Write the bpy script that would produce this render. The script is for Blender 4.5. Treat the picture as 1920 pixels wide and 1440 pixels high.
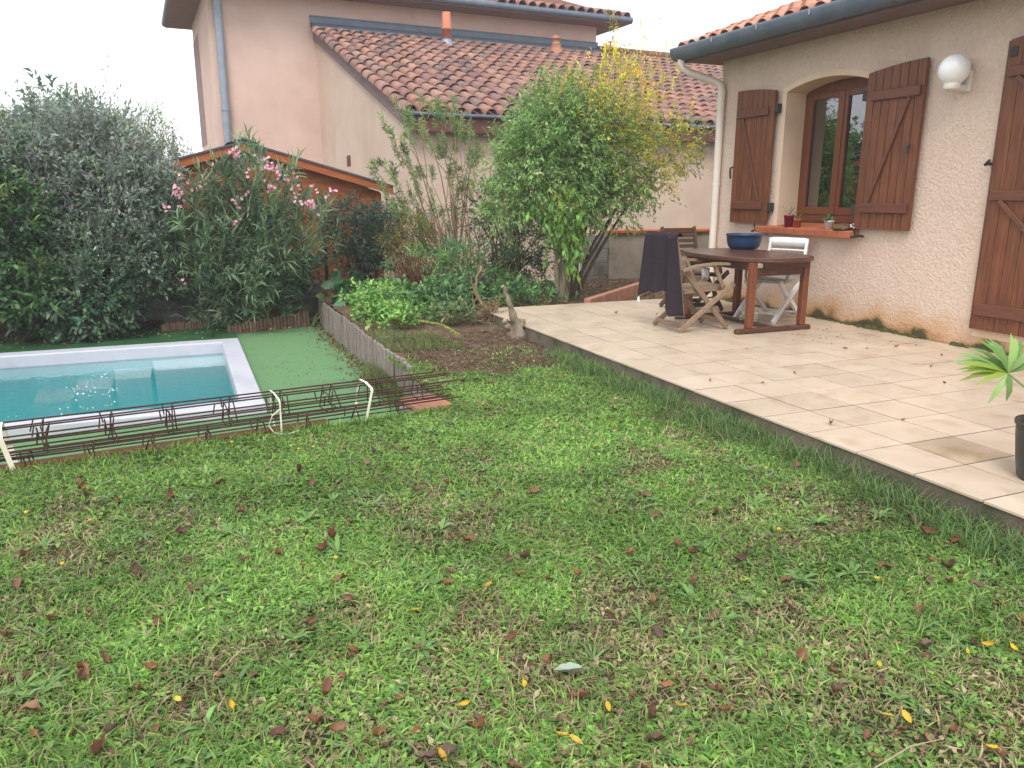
import bpy, bmesh, math, random
import numpy as np
from mathutils import Matrix, Vector
R_ = math.radians
rng = np.random.default_rng(11)
random.seed(5)
for o in list(bpy.data.objects): bpy.data.objects.remove(o, do_unlink=True)
sc = bpy.context.scene
COL = sc.collection

# ------------------------------------------------------------------ camera
F = 1462.5
YAW, PIT, ROL = R_(22.70), R_(13.70), R_(0.12)
CAM = np.array([-2.908, -3.650, 1.205])
def cam_basis(yaw, pitch, roll):
    cy, sy, cp, sp = math.cos(yaw), math.sin(yaw), math.cos(pitch), math.sin(pitch)
    f = np.array([sy*cp, cy*cp, -sp]); r = np.array([cy, -sy, 0.0]); u = np.cross(r, f)
    c, s = math.cos(roll), math.sin(roll)
    return np.array([r*c+u*s, -r*s+u*c, f])
CB = cam_basis(YAW, PIT, ROL)
cd = bpy.data.cameras.new('camera'); cam = bpy.data.objects.new('camera', cd); COL.objects.link(cam)
cd.sensor_width = 36; cd.lens = 36*F/1920; cd.clip_start = .05; cd.clip_end = 3000
cam.matrix_world = Matrix([[CB[0][i], CB[1][i], -CB[2][i], CAM[i]] for i in range(3)] + [[0, 0, 0, 1]])
sc.camera = cam
def ray(x, y): return CB.T @ np.array([(x-960)/F, -(y-720)/F, 1.0])      # photo pixel -> direction
def onz(x, y, z=0.0): d = ray(x, y); return CAM + d*(z-CAM[2])/d[2]
def onx(x, y, X): d = ray(x, y); return CAM + d*(X-CAM[0])/d[0]
def ony(x, y, Y): d = ray(x, y); return CAM + d*(Y-CAM[1])/d[1]
def proj(P):
    q = (np.asarray(P)-CAM) @ CB.T
    return 960+F*q[..., 0]/q[..., 2], 720-F*q[..., 1]/q[..., 2], q[..., 2]

# ------------------------------------------------------------------ sky, sun, exposure (bright overcast)
SUN_EL, SUN_AZ = R_(52), R_(212)          # azimuth clockwise from +Y: behind the camera, a little left
w = bpy.data.worlds.new('World'); sc.world = w; w.use_nodes = True
nt = w.node_tree; nt.nodes.clear()
out = nt.nodes.new('ShaderNodeOutputWorld'); bg = nt.nodes.new('ShaderNodeBackground'); bg.inputs[1].default_value = .1
sky = nt.nodes.new('ShaderNodeTexSky'); sky.sky_type = 'NISHITA'; sky.sun_disc = False
sky.sun_elevation = SUN_EL; sky.sun_rotation = SUN_AZ; sky.dust_density = 3
tc = nt.nodes.new('ShaderNodeTexCoord'); mp = nt.nodes.new('ShaderNodeMapping'); mp.inputs['Scale'].default_value = (1, 1, 2.6)
nz = nt.nodes.new('ShaderNodeTexNoise'); nz.inputs['Scale'].default_value = 1.6; nz.inputs['Detail'].default_value = 3
rp = nt.nodes.new('ShaderNodeValToRGB')
rp.color_ramp.elements[0].position = .3; rp.color_ramp.elements[0].color = (7.2, 7.5, 8.0, 1)
rp.color_ramp.elements[1].position = .72; rp.color_ramp.elements[1].color = (9.2, 9.3, 9.5, 1)
mx = nt.nodes.new('ShaderNodeMixRGB'); mx.inputs[0].default_value = .90
nt.links.new(tc.outputs['Generated'], mp.inputs[0]); nt.links.new(mp.outputs[0], nz.inputs['Vector']); nt.links.new(nz.outputs['Fac'], rp.inputs[0])
nt.links.new(sky.outputs[0], mx.inputs[1]); nt.links.new(rp.outputs[0], mx.inputs[2])
nt.links.new(mx.outputs[0], bg.inputs[0]); nt.links.new(bg.outputs[0], out.inputs[0])
sl = bpy.data.lights.new('sun', 'SUN'); sl.energy = 1.3; sl.angle = R_(25); sl.color = (1, .97, .92)
so = bpy.data.objects.new('sun', sl); COL.objects.link(so)
sd = Vector((math.sin(SUN_AZ)*math.cos(SUN_EL), math.cos(SUN_AZ)*math.cos(SUN_EL), math.sin(SUN_EL)))
so.rotation_euler = sd.to_track_quat('Z', 'Y').to_euler(); so.location = sd*40
sc.view_settings.view_transform = 'Standard'; sc.view_settings.look = 'None'
sc.view_settings.exposure = 1.02; sc.view_settings.gamma = 1
sc.render.engine = 'CYCLES'; sc.cycles.use_denoising = True
sc.cycles.max_bounces = 8; sc.cycles.volume_bounces = 1; sc.cycles.transparent_max_bounces = 12; sc.cycles.diffuse_bounces = 4
sc.cycles.caustics_reflective = False; sc.cycles.caustics_refractive = False

# ------------------------------------------------------------------ materials
MATS = {}
def srgb(r, g, b):
    f = lambda c: (c/255/12.92) if c/255 <= .04045 else ((c/255+.055)/1.055)**2.4
    return (f(r), f(g), f(b))
def mat(name, c1, c2=None, scale=6, rough=.8, bump=0., bscale=40, spec=.35, c3=None, s3=1.5, t3=(.55, .7), jit=0., metal=0, detail=6, stretch=(1, 1, 1), attr=None, transl=0., obj=False, coat=0):
    """procedural surface: two-tone noise, optional shaped stain colour c3, bump, a small value jitter for each piece"""
    m = bpy.data.materials.new(name); m.use_nodes = True; n = m.node_tree.nodes; l = m.node_tree.links; n.clear()
    o = n.new('ShaderNodeOutputMaterial'); p = n.new('ShaderNodeBsdfPrincipled')
    p.inputs['Roughness'].default_value = rough; p.inputs['Specular IOR Level'].default_value = spec; p.inputs['Metallic'].default_value = metal
    p.inputs['Coat Weight'].default_value = coat
    if obj: g = n.new('ShaderNodeTexCoord').outputs['Object']
    else: g = n.new('ShaderNodeNewGeometry').outputs['Position']
    oi = n.new('ShaderNodeObjectInfo')
    mpn = n.new('ShaderNodeMapping'); mpn.inputs['Scale'].default_value = stretch; l.new(g, mpn.inputs[0])
    vec = mpn.outputs[0]
    if obj:
        ad = n.new('ShaderNodeVectorMath'); ad.operation = 'ADD'; sm = n.new('ShaderNodeMath'); sm.operation = 'MULTIPLY'; sm.inputs[1].default_value = 37
        l.new(oi.outputs['Random'], sm.inputs[0]); l.new(vec, ad.inputs[0]); l.new(sm.outputs[0], ad.inputs[1]); vec = ad.outputs[0]
    def noise(s, d=6):
        t = n.new('ShaderNodeTexNoise'); t.inputs['Scale'].default_value = s; t.inputs['Detail'].default_value = d; t.inputs['Roughness'].default_value = .6
        l.new(vec, t.inputs['Vector']); return t.outputs['Fac']
    def mixc(fac, a, b, mode='MIX'):
        x = n.new('ShaderNodeMixRGB'); x.blend_type = mode
        for i, v in ((0, fac), (1, a), (2, b)):
            if isinstance(v, (int, float)): x.inputs[i].default_value = v
            elif isinstance(v, tuple): x.inputs[i].default_value = (*v, 1)
            else: l.new(v, x.inputs[i])
        return x.outputs[0]
    def rng_(fac, a, b):
        x = n.new('ShaderNodeMapRange'); x.inputs[1].default_value = a; x.inputs[2].default_value = b; l.new(fac, x.inputs[0]); return x.outputs[0]
    if attr:
        at = n.new('ShaderNodeAttribute'); at.attribute_name = attr; col = at.outputs['Color']
    elif c2 is None: col = mixc(0.0, c1, c1)
    else: col = mixc(rng_(noise(scale, detail), .32, .68), c1, c2)
    if c3 is not None: col = mixc(rng_(noise(s3), *t3), col, c3)
    if jit:
        h = n.new('ShaderNodeHueSaturation'); v = n.new('ShaderNodeMapRange'); v.inputs[3].default_value = 1-jit; v.inputs[4].default_value = 1+jit
        l.new(oi.outputs['Random'], v.inputs[0]); l.new(v.outputs[0], h.inputs['Value']); l.new(col, h.inputs['Color']); col = h.outputs[0]
    l.new(col, p.inputs['Base Color'])
    if bump:
        b = n.new('ShaderNodeBump'); b.inputs['Strength'].default_value = 1; b.inputs['Distance'].default_value = bump
        l.new(noise(bscale, 4), b.inputs['Height']); l.new(b.outputs[0], p.inputs['Normal'])
    sh = p.outputs[0]
    if transl:
        t = n.new('ShaderNodeBsdfTranslucent'); l.new(col, t.inputs[0]); x = n.new('ShaderNodeMixShader'); x.inputs[0].default_value = transl
        l.new(sh, x.inputs[1]); l.new(t.outputs[0], x.inputs[2]); sh = x.outputs[0]
    l.new(sh, o.inputs[0]); MATS[name] = m; m['out'] = 1
    return m
def ramp_mat(name, stops, rough=.85, attr=None, bump=.004, bscale=60, spec=.2, moss=None):
    """each piece takes one colour of a ramp by its own random number (or a stored one), plus weathering"""
    m = mat(name, (1, 1, 1), None, rough=rough, bump=bump, bscale=bscale, spec=spec)
    n = m.node_tree.nodes; l = m.node_tree.links
    p = next(x for x in n if x.type == 'BSDF_PRINCIPLED')
    r = n.new('ShaderNodeValToRGB'); e = r.color_ramp.elements
    while len(e) < len(stops): e.new(.5)
    for i, c in enumerate(stops): e[i].position = i/(len(stops)-1); e[i].color = (*c, 1)
    if attr: a = n.new('ShaderNodeAttribute'); a.attribute_name = attr; l.new(a.outputs['Fac'], r.inputs[0])
    else: a = n.new('ShaderNodeObjectInfo'); l.new(a.outputs['Random'], r.inputs[0])
    g = n.new('ShaderNodeNewGeometry'); t = n.new('ShaderNodeTexNoise'); t.inputs['Scale'].default_value = 9; t.inputs['Detail'].default_value = 8; l.new(g.outputs['Position'], t.inputs['Vector'])
    mr = n.new('ShaderNodeMapRange'); mr.inputs[1].default_value = .3; mr.inputs[2].default_value = .7; mr.inputs[3].default_value = .72; mr.inputs[4].default_value = 1.2; l.new(t.outputs['Fac'], mr.inputs[0])
    h = n.new('ShaderNodeHueSaturation'); l.new(mr.outputs[0], h.inputs['Value']); l.new(r.outputs[0], h.inputs['Color']); col = h.outputs[0]
    if moss:
        t2 = n.new('ShaderNodeTexNoise'); t2.inputs['Scale'].default_value = 2.2; t2.inputs['Detail'].default_value = 9; l.new(g.outputs['Position'], t2.inputs['Vector'])
        m2 = n.new('ShaderNodeMapRange'); m2.inputs[1].default_value = .52; m2.inputs[2].default_value = .72; m2.inputs[4].default_value = .75; l.new(t2.outputs['Fac'], m2.inputs[0])
        x = n.new('ShaderNodeMixRGB'); l.new(m2.outputs[0], x.inputs[0]); l.new(col, x.inputs[1]); x.inputs[2].default_value = (*moss, 1); col = x.outputs[0]
    l.new(col, p.inputs['Base Color'])
    return m

# ------------------------------------------------------------------ scene tree helpers
WM = {}
def wm(o): return WM.get(o.name, Matrix.Identity(4)) if o else Matrix.Identity(4)
def reg(o, local, parent):
    o.matrix_local = local if parent is None else local
    WM[o.name] = wm(parent) @ local
def tag(o, label=None, cat=None, group=None, kind=None):
    if label: o['label'] = label
    if cat: o['category'] = cat
    if group: o['group'] = group
    if kind: o['kind'] = kind
    return o
def thing(name, label, cat, loc=(0, 0, 0), rz=0, group=None, rx=0, ry=0, scale=1):
    o = bpy.data.objects.new(name, None); COL.objects.link(o); o.empty_display_size = .1
    m = Matrix.Translation(Vector([float(c) for c in loc])) @ Matrix.Rotation(rz, 4, 'Z') @ Matrix.Rotation(ry, 4, 'Y') @ Matrix.Rotation(rx, 4, 'X') @ Matrix.Scale(scale, 4)
    reg(o, m, None); return tag(o, label, cat, group)
def link_mesh(name, me, parent=None, local=None):
    o = bpy.data.objects.new(name, me); COL.objects.link(o)
    if parent: o.parent = parent
    reg(o, local or Matrix.Identity(4), parent); return o
def inst(name, me, parent, m): return link_mesh(name, me, parent, m)

class MB:
    def __init__(s): s.v = []; s.f = []; s.sm = []
    def add(s, vs, fs, smooth=False):
        k = len(s.v); s.v += [tuple(float(c) for c in v) for v in vs]; s.f += [tuple(i+k for i in f) for f in fs]; s.sm += [smooth]*len(fs); return s
    def box(s, a, b, M=None):
        x0, y0, z0 = a; x1, y1, z1 = b
        vs = [(x, y, z) for z in (z0, z1) for y in (y0, y1) for x in (x0, x1)]
        if M is not None: vs = [M @ Vector(v) for v in vs]
        return s.add(vs, [(0, 2, 3, 1), (4, 5, 7, 6), (0, 1, 5, 4), (2, 6, 7, 3), (0, 4, 6, 2), (1, 3, 7, 5)])
    def cbox(s, a, b, c=.004, M=None):
        """box with chamfered edges"""
        a = np.array(a, float); b = np.array(b, float); vs = []; ids = {}
        for ix in (0, 1):
            for iy in (0, 1):
                for iz in (0, 1):
                    P = np.array([(a, b)[i][k] for k, i in enumerate((ix, iy, iz))]); sg = np.array([1-2*ix, 1-2*iy, 1-2*iz])
                    for ax in range(3):
                        q = P + sg*c; q[ax] = P[ax]; ids[(ix, iy, iz, ax)] = len(vs); vs.append(q)
        fs = []
        for ax in range(3):
            o1, o2 = [k for k in range(3) if k != ax]
            for e in (0, 1):
                q = []
                for i, j in ((0, 0), (1, 0), (1, 1), (0, 1)):
                    t = [0, 0, 0]; t[ax] = e; t[o1] = i; t[o2] = j; q.append(ids[(*t, ax)])
                fs.append(tuple(q))
            for i in (0, 1):
                for j in (0, 1):
                    q = []
                    for e, axs in ((0, o1), (1, o1), (1, o2), (0, o2)):
                        t = [0, 0, 0]; t[ax] = e; t[o1] = i; t[o2] = j; q.append(ids[(*t, axs)])
                    fs.append(tuple(q))
        for ix in (0, 1):
            for iy in (0, 1):
                for iz in (0, 1): fs.append(tuple(ids[(ix, iy, iz, ax)] for ax in range(3)))
        if M is not None: vs = [M @ Vector(v) for v in vs]
        return s.add(vs, fs)
    def bar(s, p, q, wd, ht, c=.003, up=(0, 0, 1)):
        """squared timber from p to q"""
        p, q = Vector(p), Vector(q); d = q-p; L = d.length; d.normalize(); u = Vector(up); sd_ = d.cross(u)
        if sd_.length < 1e-4: sd_ = d.cross(Vector((1, 0, 0)))
        sd_.normalize(); u = sd_.cross(d)
        M = Matrix([[d[i], sd_[i], u[i], p[i]] for i in range(3)] + [[0, 0, 0, 1]])
        return s.cbox((0, -wd/2, -ht/2), (L, wd/2, ht/2), min(c, wd*.3, ht*.3), M)
    def tube(s, path, r, n=8, cap=True):
        P = [Vector([float(c) for c in p]) for p in path]; rs = r if hasattr(r, '__len__') else [r]*len(P)
        vs = []; prev = None
        for i, p in enumerate(P):
            d = (P[min(i+1, len(P)-1)]-P[max(i-1, 0)]).normalized()
            if prev is None: a = d.orthogonal().normalized()
            else:
                a = prev-d*prev.dot(d); a = a.normalized() if a.length > 1e-5 else d.orthogonal().normalized()
            prev = a; b = d.cross(a)
            for k in range(n):
                t = 2*math.pi*k/n; vs.append(p+(a*math.cos(t)+b*math.sin(t))*rs[i])
        fs = [(i*n+k, i*n+(k+1) % n, (i+1)*n+(k+1) % n, (i+1)*n+k) for i in range(len(P)-1) for k in range(n)]
        s.add(vs, fs, True)
        if cap: s.add(vs[:n], [tuple(range(n))[::-1]]); s.add(vs[-n:], [tuple(range(n))])
        return s
    def lathe(s, prof, c=(0, 0, 0), n=24, ax=None):
        vs = []; c = Vector([float(q) for q in c])
        for r, z in prof:
            for k in range(n):
                t = 2*math.pi*k/n; v = Vector((r*math.cos(t), r*math.sin(t), z))
                if ax is not None: v = ax @ v
                vs.append(c+v)
        fs = [(i*n+k, i*n+(k+1) % n, (i+1)*n+(k+1) % n, (i+1)*n+k) for i in range(len(prof)-1) for k in range(n)]
        return s.add(vs, fs, True)
    def prism(s, poly, axis, a0, a1):
        """polygon in the two other axes, extruded along axis"""
        def mk(p, t):
            q = [p[0], p[1]]; q.insert(axis, t); return q
        n = len(poly); vs = [mk(p, a0) for p in poly]+[mk(p, a1) for p in poly]
        return s.add(vs, [tuple(range(n))[::-1], tuple(range(n, 2*n))]+[(i, (i+1) % n, n+(i+1) % n, n+i) for i in range(n)])
    def mesh(s, name, m, fix=True):
        me = bpy.data.meshes.new(name); me.from_pydata(s.v, [], s.f); me.polygons.foreach_set('use_smooth', s.sm)
        if fix:
            bm = bmesh.new(); bm.from_mesh(me); bmesh.ops.recalc_face_normals(bm, faces=bm.faces); bm.to_mesh(me); bm.free()
        me.materials.append(MATS[m]); me.update(); return me
    def build(s, name, m, parent=None, local=False, fix=True):
        if parent and not local:
            I = wm(parent).inverted(); s.v = [tuple(I @ Vector(v)) for v in s.v]
        return link_mesh(name, s.mesh(name, m, fix), parent)

def np_mesh(name, V, Fc, m, parent=None, col=None, scal=None, smooth=False):
    """fast triangle mesh from arrays, colour per vertex"""
    V = np.asarray(V, np.float32).reshape(-1, 3)
    if parent is not None:
        I = np.array(wm(parent).inverted()); V = (V @ I[:3, :3].T + I[:3, 3]).astype(np.float32)
    Fc = np.asarray(Fc, np.int32).reshape(-1, 3)
    me = bpy.data.meshes.new(name); me.vertices.add(len(V)); me.vertices.foreach_set('co', V.ravel())
    me.loops.add(len(Fc)*3); me.loops.foreach_set('vertex_index', Fc.ravel())
    me.polygons.add(len(Fc)); me.polygons.foreach_set('loop_start', np.arange(len(Fc), dtype=np.int32)*3)
    me.update(calc_edges=True)
    if smooth: me.polygons.foreach_set('use_smooth', np.ones(len(Fc), bool))
    if col is not None:
        c = np.ones((len(V), 4), np.float32); c[:, :3] = col
        a = me.color_attributes.new('Col', 'FLOAT_COLOR', 'POINT'); a.data.foreach_set('color', c.ravel())
    if scal is not None:
        a = me.attributes.new('rnd', 'FLOAT', 'POINT'); a.data.foreach_set('value', np.asarray(scal, np.float32))
    me.materials.append(MATS[m]); return link_mesh(name, me, parent)

# ------------------------------------------------------------------ foliage helpers (arrays)
def unit(v): return v/np.maximum(np.linalg.norm(v, axis=-1, keepdims=True), 1e-9)
LEAF_T = {'d4': np.array([[0, 3, 2], [0, 2, 1]]), 'h6': np.array([[0, 2, 1], [1, 2, 4], [1, 4, 3], [3, 4, 5]]), 'b5': np.array([[0, 1, 3], [0, 3, 2], [2, 3, 4]])}
def leaves(P, D, U, L, W, kind='d4', fold=.25, curl=.15):
    """leaf blades at P along D with upper side towards U; returns verts (n*k,3), tris, k"""
    n = len(P); D = unit(D); S = unit(np.cross(D, U)); N = np.cross(S, D)
    L = np.broadcast_to(np.asarray(L, float), (n,))[:, None]; W = np.broadcast_to(np.asarray(W, float), (n,))[:, None]
    if kind == 'd4':
        mid = P+D*L*.48; V = np.stack([P, mid-S*W/2+N*W*fold, P+D*L-N*L*curl, mid+S*W/2+N*W*fold], 1)
    elif kind == 'h6':
        a = P+D*L*.3+N*L*curl*.25; b = P+D*L*.68+N*L*curl*.1
        V = np.stack([P, a-S*W*.45+N*W*fold, a+S*W*.45+N*W*fold, b-S*W*.42+N*W*fold*.8, b+S*W*.42+N*W*fold*.8, P+D*L-N*L*curl], 1)
    else:
        m_ = P+D*L*.55+N*L*curl*.3
        V = np.stack([P-S*W*.4, P+S*W*.4, m_-S*W*.5, m_+S*W*.5, P+D*L-N*L*curl], 1)
    k = V.shape[1]; T = (LEAF_T[kind][None]+(np.arange(n)*k)[:, None, None]).reshape(-1, 3)
    return V.reshape(-1, 3), T, k
def colours(n, k, pal, wts=None, jit=.18, rg=None):
    rg = rg or rng; pal = np.array(pal); i = rg.choice(len(pal), n, p=None if wts is None else np.array(wts)/np.sum(wts))
    c = pal[i]*(1+jit*rg.standard_normal((n, 1))).clip(.5, 1.6)*(1+.06*rg.standard_normal((n, 3)))
    return np.repeat(c.clip(.003, .95), k, 0)
class Fol:
    """collects leaf arrays with colours into one mesh"""
    def __init__(s): s.V = []; s.T = []; s.C = []; s.n = 0
    def add(s, V, T, C): s.V.append(V); s.T.append(T+s.n); s.C.append(C); s.n += len(V); return s
    def build(s, name, m, parent=None): return np_mesh(name, np.concatenate(s.V), np.concatenate(s.T), m, parent, np.concatenate(s.C))
def rdir(n, up=0.): v = rng.standard_normal((n, 3)); v[:, 2] += up; return unit(v)
def blobs(n, bl, shell=.55, rough=.22):
    """points in a union of ellipsoids (cx,cy,cz,rx,ry,rz[,weight]), biased to the outer shell, with lumpy outlines"""
    w_ = np.array([b[3]*b[4]*b[5]*(b[6] if len(b) > 6 else 1) for b in bl]); i = rng.choice(len(bl), n, p=w_/w_.sum())
    b = np.array([x[:6] for x in bl])[i]; d = rdir(n)
    lump = 1+rough*(np.sin(d[:, 0]*7+i*1.7)*np.sin(d[:, 1]*6+i)+np.sin(d[:, 2]*8+i*2.3)*.7)
    r = (shell+(1-shell)*rng.random(n))**.8*lump
    return b[:, :3]+d*b[:, 3:]*r[:, None], d
def twig_leaves(C, D, m, tl, L, W, pal, wts=None, kind='d4', droop=.0, spread=.9, up=.4, jit=.18, fold=.25, curl=.15, ljit=.3):
    """m leaves around short twigs at C pointing along D"""
    pal = np.array(pal)*1.45+.012
    n = len(C); t = np.linspace(.1, 1, m)[None, :, None]
    P = C[:, None]+D[:, None]*t*tl*(1+.3*rng.standard_normal((n, 1, 1)))+rng.standard_normal((n, m, 3))*tl*.06
    ld = unit(D[:, None]*(.5+.6*t)+spread*rng.standard_normal((n, m, 3))*.6+np.array([0, 0, -droop]))
    P = P.reshape(-1, 3); ld = ld.reshape(-1, 3); U = unit(rng.standard_normal(P.shape)*.55+np.array([0, 0, up+.4]))
    k = n*m; V, T, kk = leaves(P, ld, U, L*(1+ljit*rng.standard_normal(k)).clip(.45, 1.7), W*(1+.2*rng.standard_normal(k)).clip(.5, 1.5), kind, fold, curl)
    tw = np.repeat(colours(n, 1, pal, wts, jit), m, 0)*(1+.13*rng.standard_normal((k, 1))).clip(.6, 1.5)
    return V, T, np.repeat(tw.clip(.003, .95), kk, 0)
def branches(parent, name, m, root, ends, r0=.03, r1=.005, wig=.08, n=6, seg=6, mid=.35):
    mb = MB()
    for e in ends:
        p0 = np.array(root, float) if np.ndim(root) == 1 else np.array(root[rng.integers(len(root))], float); e = np.array(e, float)
        pth = []; rs = []
        side = rng.standard_normal(3)*wig
        for i in range(seg+1):
            t = i/seg; p = p0+(e-p0)*np.array([t**1.25, t**1.25, t]) + side*math.sin(math.pi*t)+rng.standard_normal(3)*wig*.18*(0 < i)
            pth.append(p); rs.append(r0*(1-t)+r1*t)
        mb.tube(pth, rs, n, True)
    return mb.build(name, m, parent, fix=False)
def vnoise(x, y, s, seed):
    g = np.random.default_rng(seed).random((64, 64)); x = np.asarray(x)/s+100; y = np.asarray(y)/s+100
    i, j = np.floor(x).astype(int), np.floor(y).astype(int); u, v = x-i, y-j; u = u*u*(3-2*u); v = v*v*(3-2*v)
    q = lambda a, b: g[a % 64, b % 64]
    return (q(i, j)*(1-u)+q(i+1, j)*u)*(1-v)+(q(i, j+1)*(1-u)+q(i+1, j+1)*u)*v

# ------------------------------------------------------------------ material list
mat('soil', (.085, .055, .037), (.15, .10, .066), 14, .95, .02, 30, .1, c3=(.16, .115, .075), s3=5)
mat('lawn_soil', (.085, .065, .038), (.140, .105, .062), 9, .95, .02, 45, .1, c3=(.045, .070, .022), s3=2.2, t3=(.42, .6))
mat('far_ground', (.10, .10, .06), (.14, .12, .08), 2, .95, .02, 20, .1)
mat('turf_light', (.150, .305, .135), (.205, .365, .175), 150, .9, .012, 420, .15, c3=(.13, .22, .11), s3=1.1, t3=(.5, .75), detail=2)
mat('turf_dark', (.022, .085, .030), (.035, .12, .042), 120, .9, .008, 300, .15, c3=(.015, .05, .022), s3=3)
mat('tile', srgb(202, 185, 165), srgb(189, 170, 149), 3.2, .30, .0012, 30, .5, c3=srgb(172, 148, 124), s3=4.5, t3=(.52, .74), jit=.06)
mat('tile_stained', srgb(188, 167, 146), srgb(172, 150, 126), 3, .45, .0012, 30, .4, c3=srgb(160, 137, 106), s3=4.5, t3=(.40, .60))
mat('grout', (.10, .065, .048), (.15, .105, .08), 20, .9, .002, 100, .2)
mat('concrete_edge', (.12, .095, .07), (.20, .165, .125), 8, .9, .006, 60, .15, c3=(.075, .08, .045), s3=4, t3=(.45, .62))
mat('block', (.20, .185, .165), (.31, .285, .25), 5, .92, .006, 90, .15, c3=(.10, .10, .075), s3=2.5, t3=(.5, .7), jit=.1)
mat('render_grey', (.30, .25, .20), (.36, .31, .25), 4, .92, .004, 60, .15, c3=(.15, .14, .10), s3=2, t3=(.5, .7))
mat('zinc', srgb(88, 98, 112), srgb(104, 114, 127), 5, .48, .001, 20, .5, metal=.25)
mat('zinc_light', srgb(128, 137, 150), srgb(144, 152, 163), 5, .5, .001, 20, .5, metal=.2)
mat('soffit', srgb(112, 94, 94), srgb(130, 110, 108), 5, .8, .002, 50, .2, stretch=(1, .15, 1))
mat('soffit_far', srgb(132, 108, 104), srgb(150, 122, 116), 5, .8, .002, 50, .2, stretch=(.2, 1, 1))
mat('fascia', srgb(88, 56, 48), srgb(104, 68, 58), 5, .7, .002, 50, .25)
mat('pvc', srgb(228, 219, 207), srgb(218, 207, 193), 3, .5, .001, 20, .4)
mat('plaster_pink', srgb(212, 185, 172), srgb(203, 175, 162), 1.3, .93, .002, 160, .1, c3=srgb(190, 161, 148), s3=.6, t3=(.5, .8))
mat('plaster_annex', srgb(205, 184, 168), srgb(196, 174, 157), 1.2, .93, .002, 160, .1, c3=srgb(184, 160, 143), s3=.8, t3=(.5, .8))
mat('plaster_trim', srgb(222, 198, 172), srgb(210, 184, 158), 3, .9, .002, 120, .15)
mat('brown_wood', srgb(120, 72, 46), srgb(92, 52, 35), 7, .5, .0015, 40, .35, stretch=(6, 6, .5), c3=srgb(142, 84, 46), s3=5, t3=(.55, .75), jit=.07)
mat('brown_batten', srgb(112, 68, 50), srgb(90, 54, 40), 7, .5, .0015, 40, .35, stretch=(6, .6, 6), jit=.05)
mat('frame_wood', srgb(120, 66, 38), srgb(104, 56, 32), 6, .42, .001, 40, .4, stretch=(6, 6, .6))
mat('iron', (.022, .021, .022), (.035, .033, .033), 10, .6, .001, 60, .4)
mat('sill_brick', srgb(178, 104, 74), srgb(164, 92, 64), 8, .75, .002, 90, .25, jit=.1, c3=srgb(150, 88, 68), s3=7)
mat('room', (.30, .27, .25), (.34, .31, .29), 2, .9)
mat('curtain', (.66, .62, .60), (.72, .68, .66), 3, .9, .004, 6, .1)
mat('opal', (.86, .86, .85), None, 3, .22, 0, spec=.5)
mat('white_plastic', (.80, .80, .80), (.74, .74, .73), 6, .42, 0, spec=.4)
mat('off_white_plastic', (.74, .71, .65), (.66, .63, .57), 6, .5, 0, spec=.35)
mat('grey_plastic', (.42, .40, .37), (.35, .33, .31), 8, .5, 0, spec=.35)
mat('blue_plastic', (.012, .036, .105), (.015, .043, .12), 5, .34, 0, spec=.45)
mat('teak_dark', srgb(92, 58, 46), srgb(74, 47, 38), 9, .30, .001, 60, .45, stretch=(1, 8, 8), c3=srgb(120, 84, 68), s3=6, t3=(.55, .75), jit=.06)
mat('teak_orange', srgb(126, 74, 48), srgb(104, 58, 40), 9, .5, .001, 60, .35, stretch=(8, 8, 1), jit=.06)
mat('teak_grey', srgb(156, 134, 112), srgb(126, 104, 86), 10, .8, .0015, 70, .2, obj=True, stretch=(3, 9, 9), jit=.1)
mat('teak_brown', srgb(98, 74, 60), srgb(78, 58, 48), 10, .75, .0015, 70, .2, obj=True, stretch=(3, 9, 9), jit=.1)
mat('towel', (.028, .021, .027), (.040, .030, .037), 60, .98, .003, 260, .1)
mat('towel_hem', (.13, .11, .10), None, rough=.95)
mat('magenta', (.25, .012, .06), None, rough=.4)
mat('terracotta', srgb(188, 104, 66), srgb(170, 90, 56), 14, .8, .001, 80, .2)
mat('terracotta_slab', srgb(190, 132, 112), srgb(178, 118, 98), 10, .85, .002, 90, .2, c3=srgb(180, 104, 82), s3=6)
mat('stripe_ceramic', srgb(214, 208, 180), None, rough=.35)
mat('stripe_green', srgb(116, 150, 120), None, rough=.35)
mat('stripe_teal', srgb(88, 140, 138), None, rough=.35)
mat('shell_brown', (.16, .085, .035), (.07, .04, .02), 18, .45, .003, 40, .4)
mat('black_paint', (.02, .018, .018), None, rough=.4)
mat('black_pot', (.022, .024, .022), (.032, .034, .031), 8, .38, .0005, 20, .45)
mat('rust', srgb(74, 52, 45), srgb(56, 41, 37), 30, .85, .001, 200, .25, c3=srgb(94, 62, 48), s3=12)
mat('strap', srgb(232, 226, 206), srgb(220, 212, 190), 10, .6)
mat('grey_wood', srgb(150, 140, 132), srgb(122, 112, 106), 20, .9, .002, 120, .15, stretch=(5, 5, .5), obj=True, jit=.16, c3=srgb(106, 92, 78), s3=5)
mat('log_brown', srgb(134, 108, 92), srgb(104, 82, 70), 20, .92, .003, 120, .12, stretch=(5, 5, .6), obj=True, jit=.16)
mat('plank_brown', srgb(128, 90, 66), srgb(102, 74, 56), 8, .9, .003, 60, .15, stretch=(.6, 6, 6))
mat('pool_shell', srgb(190, 190, 199), srgb(181, 182, 192), 4, .38, .0004, 20, .45, c3=srgb(168, 169, 177), s3=2.5, t3=(.55, .8))
mat('pool_inside', srgb(214, 224, 228), srgb(206, 218, 224), 3, .5, 0)
mat('shed_plank', srgb(176, 104, 54), srgb(150, 82, 40), 5, .65, .002, 50, .25, stretch=(.35, 4, 4), c3=srgb(128, 68, 36), s3=3, t3=(.5, .75), jit=.08)
mat('shed_fascia', srgb(172, 98, 58), srgb(152, 80, 46), 5, .6, .002, 50, .25, stretch=(.4, 4, 4))
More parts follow.
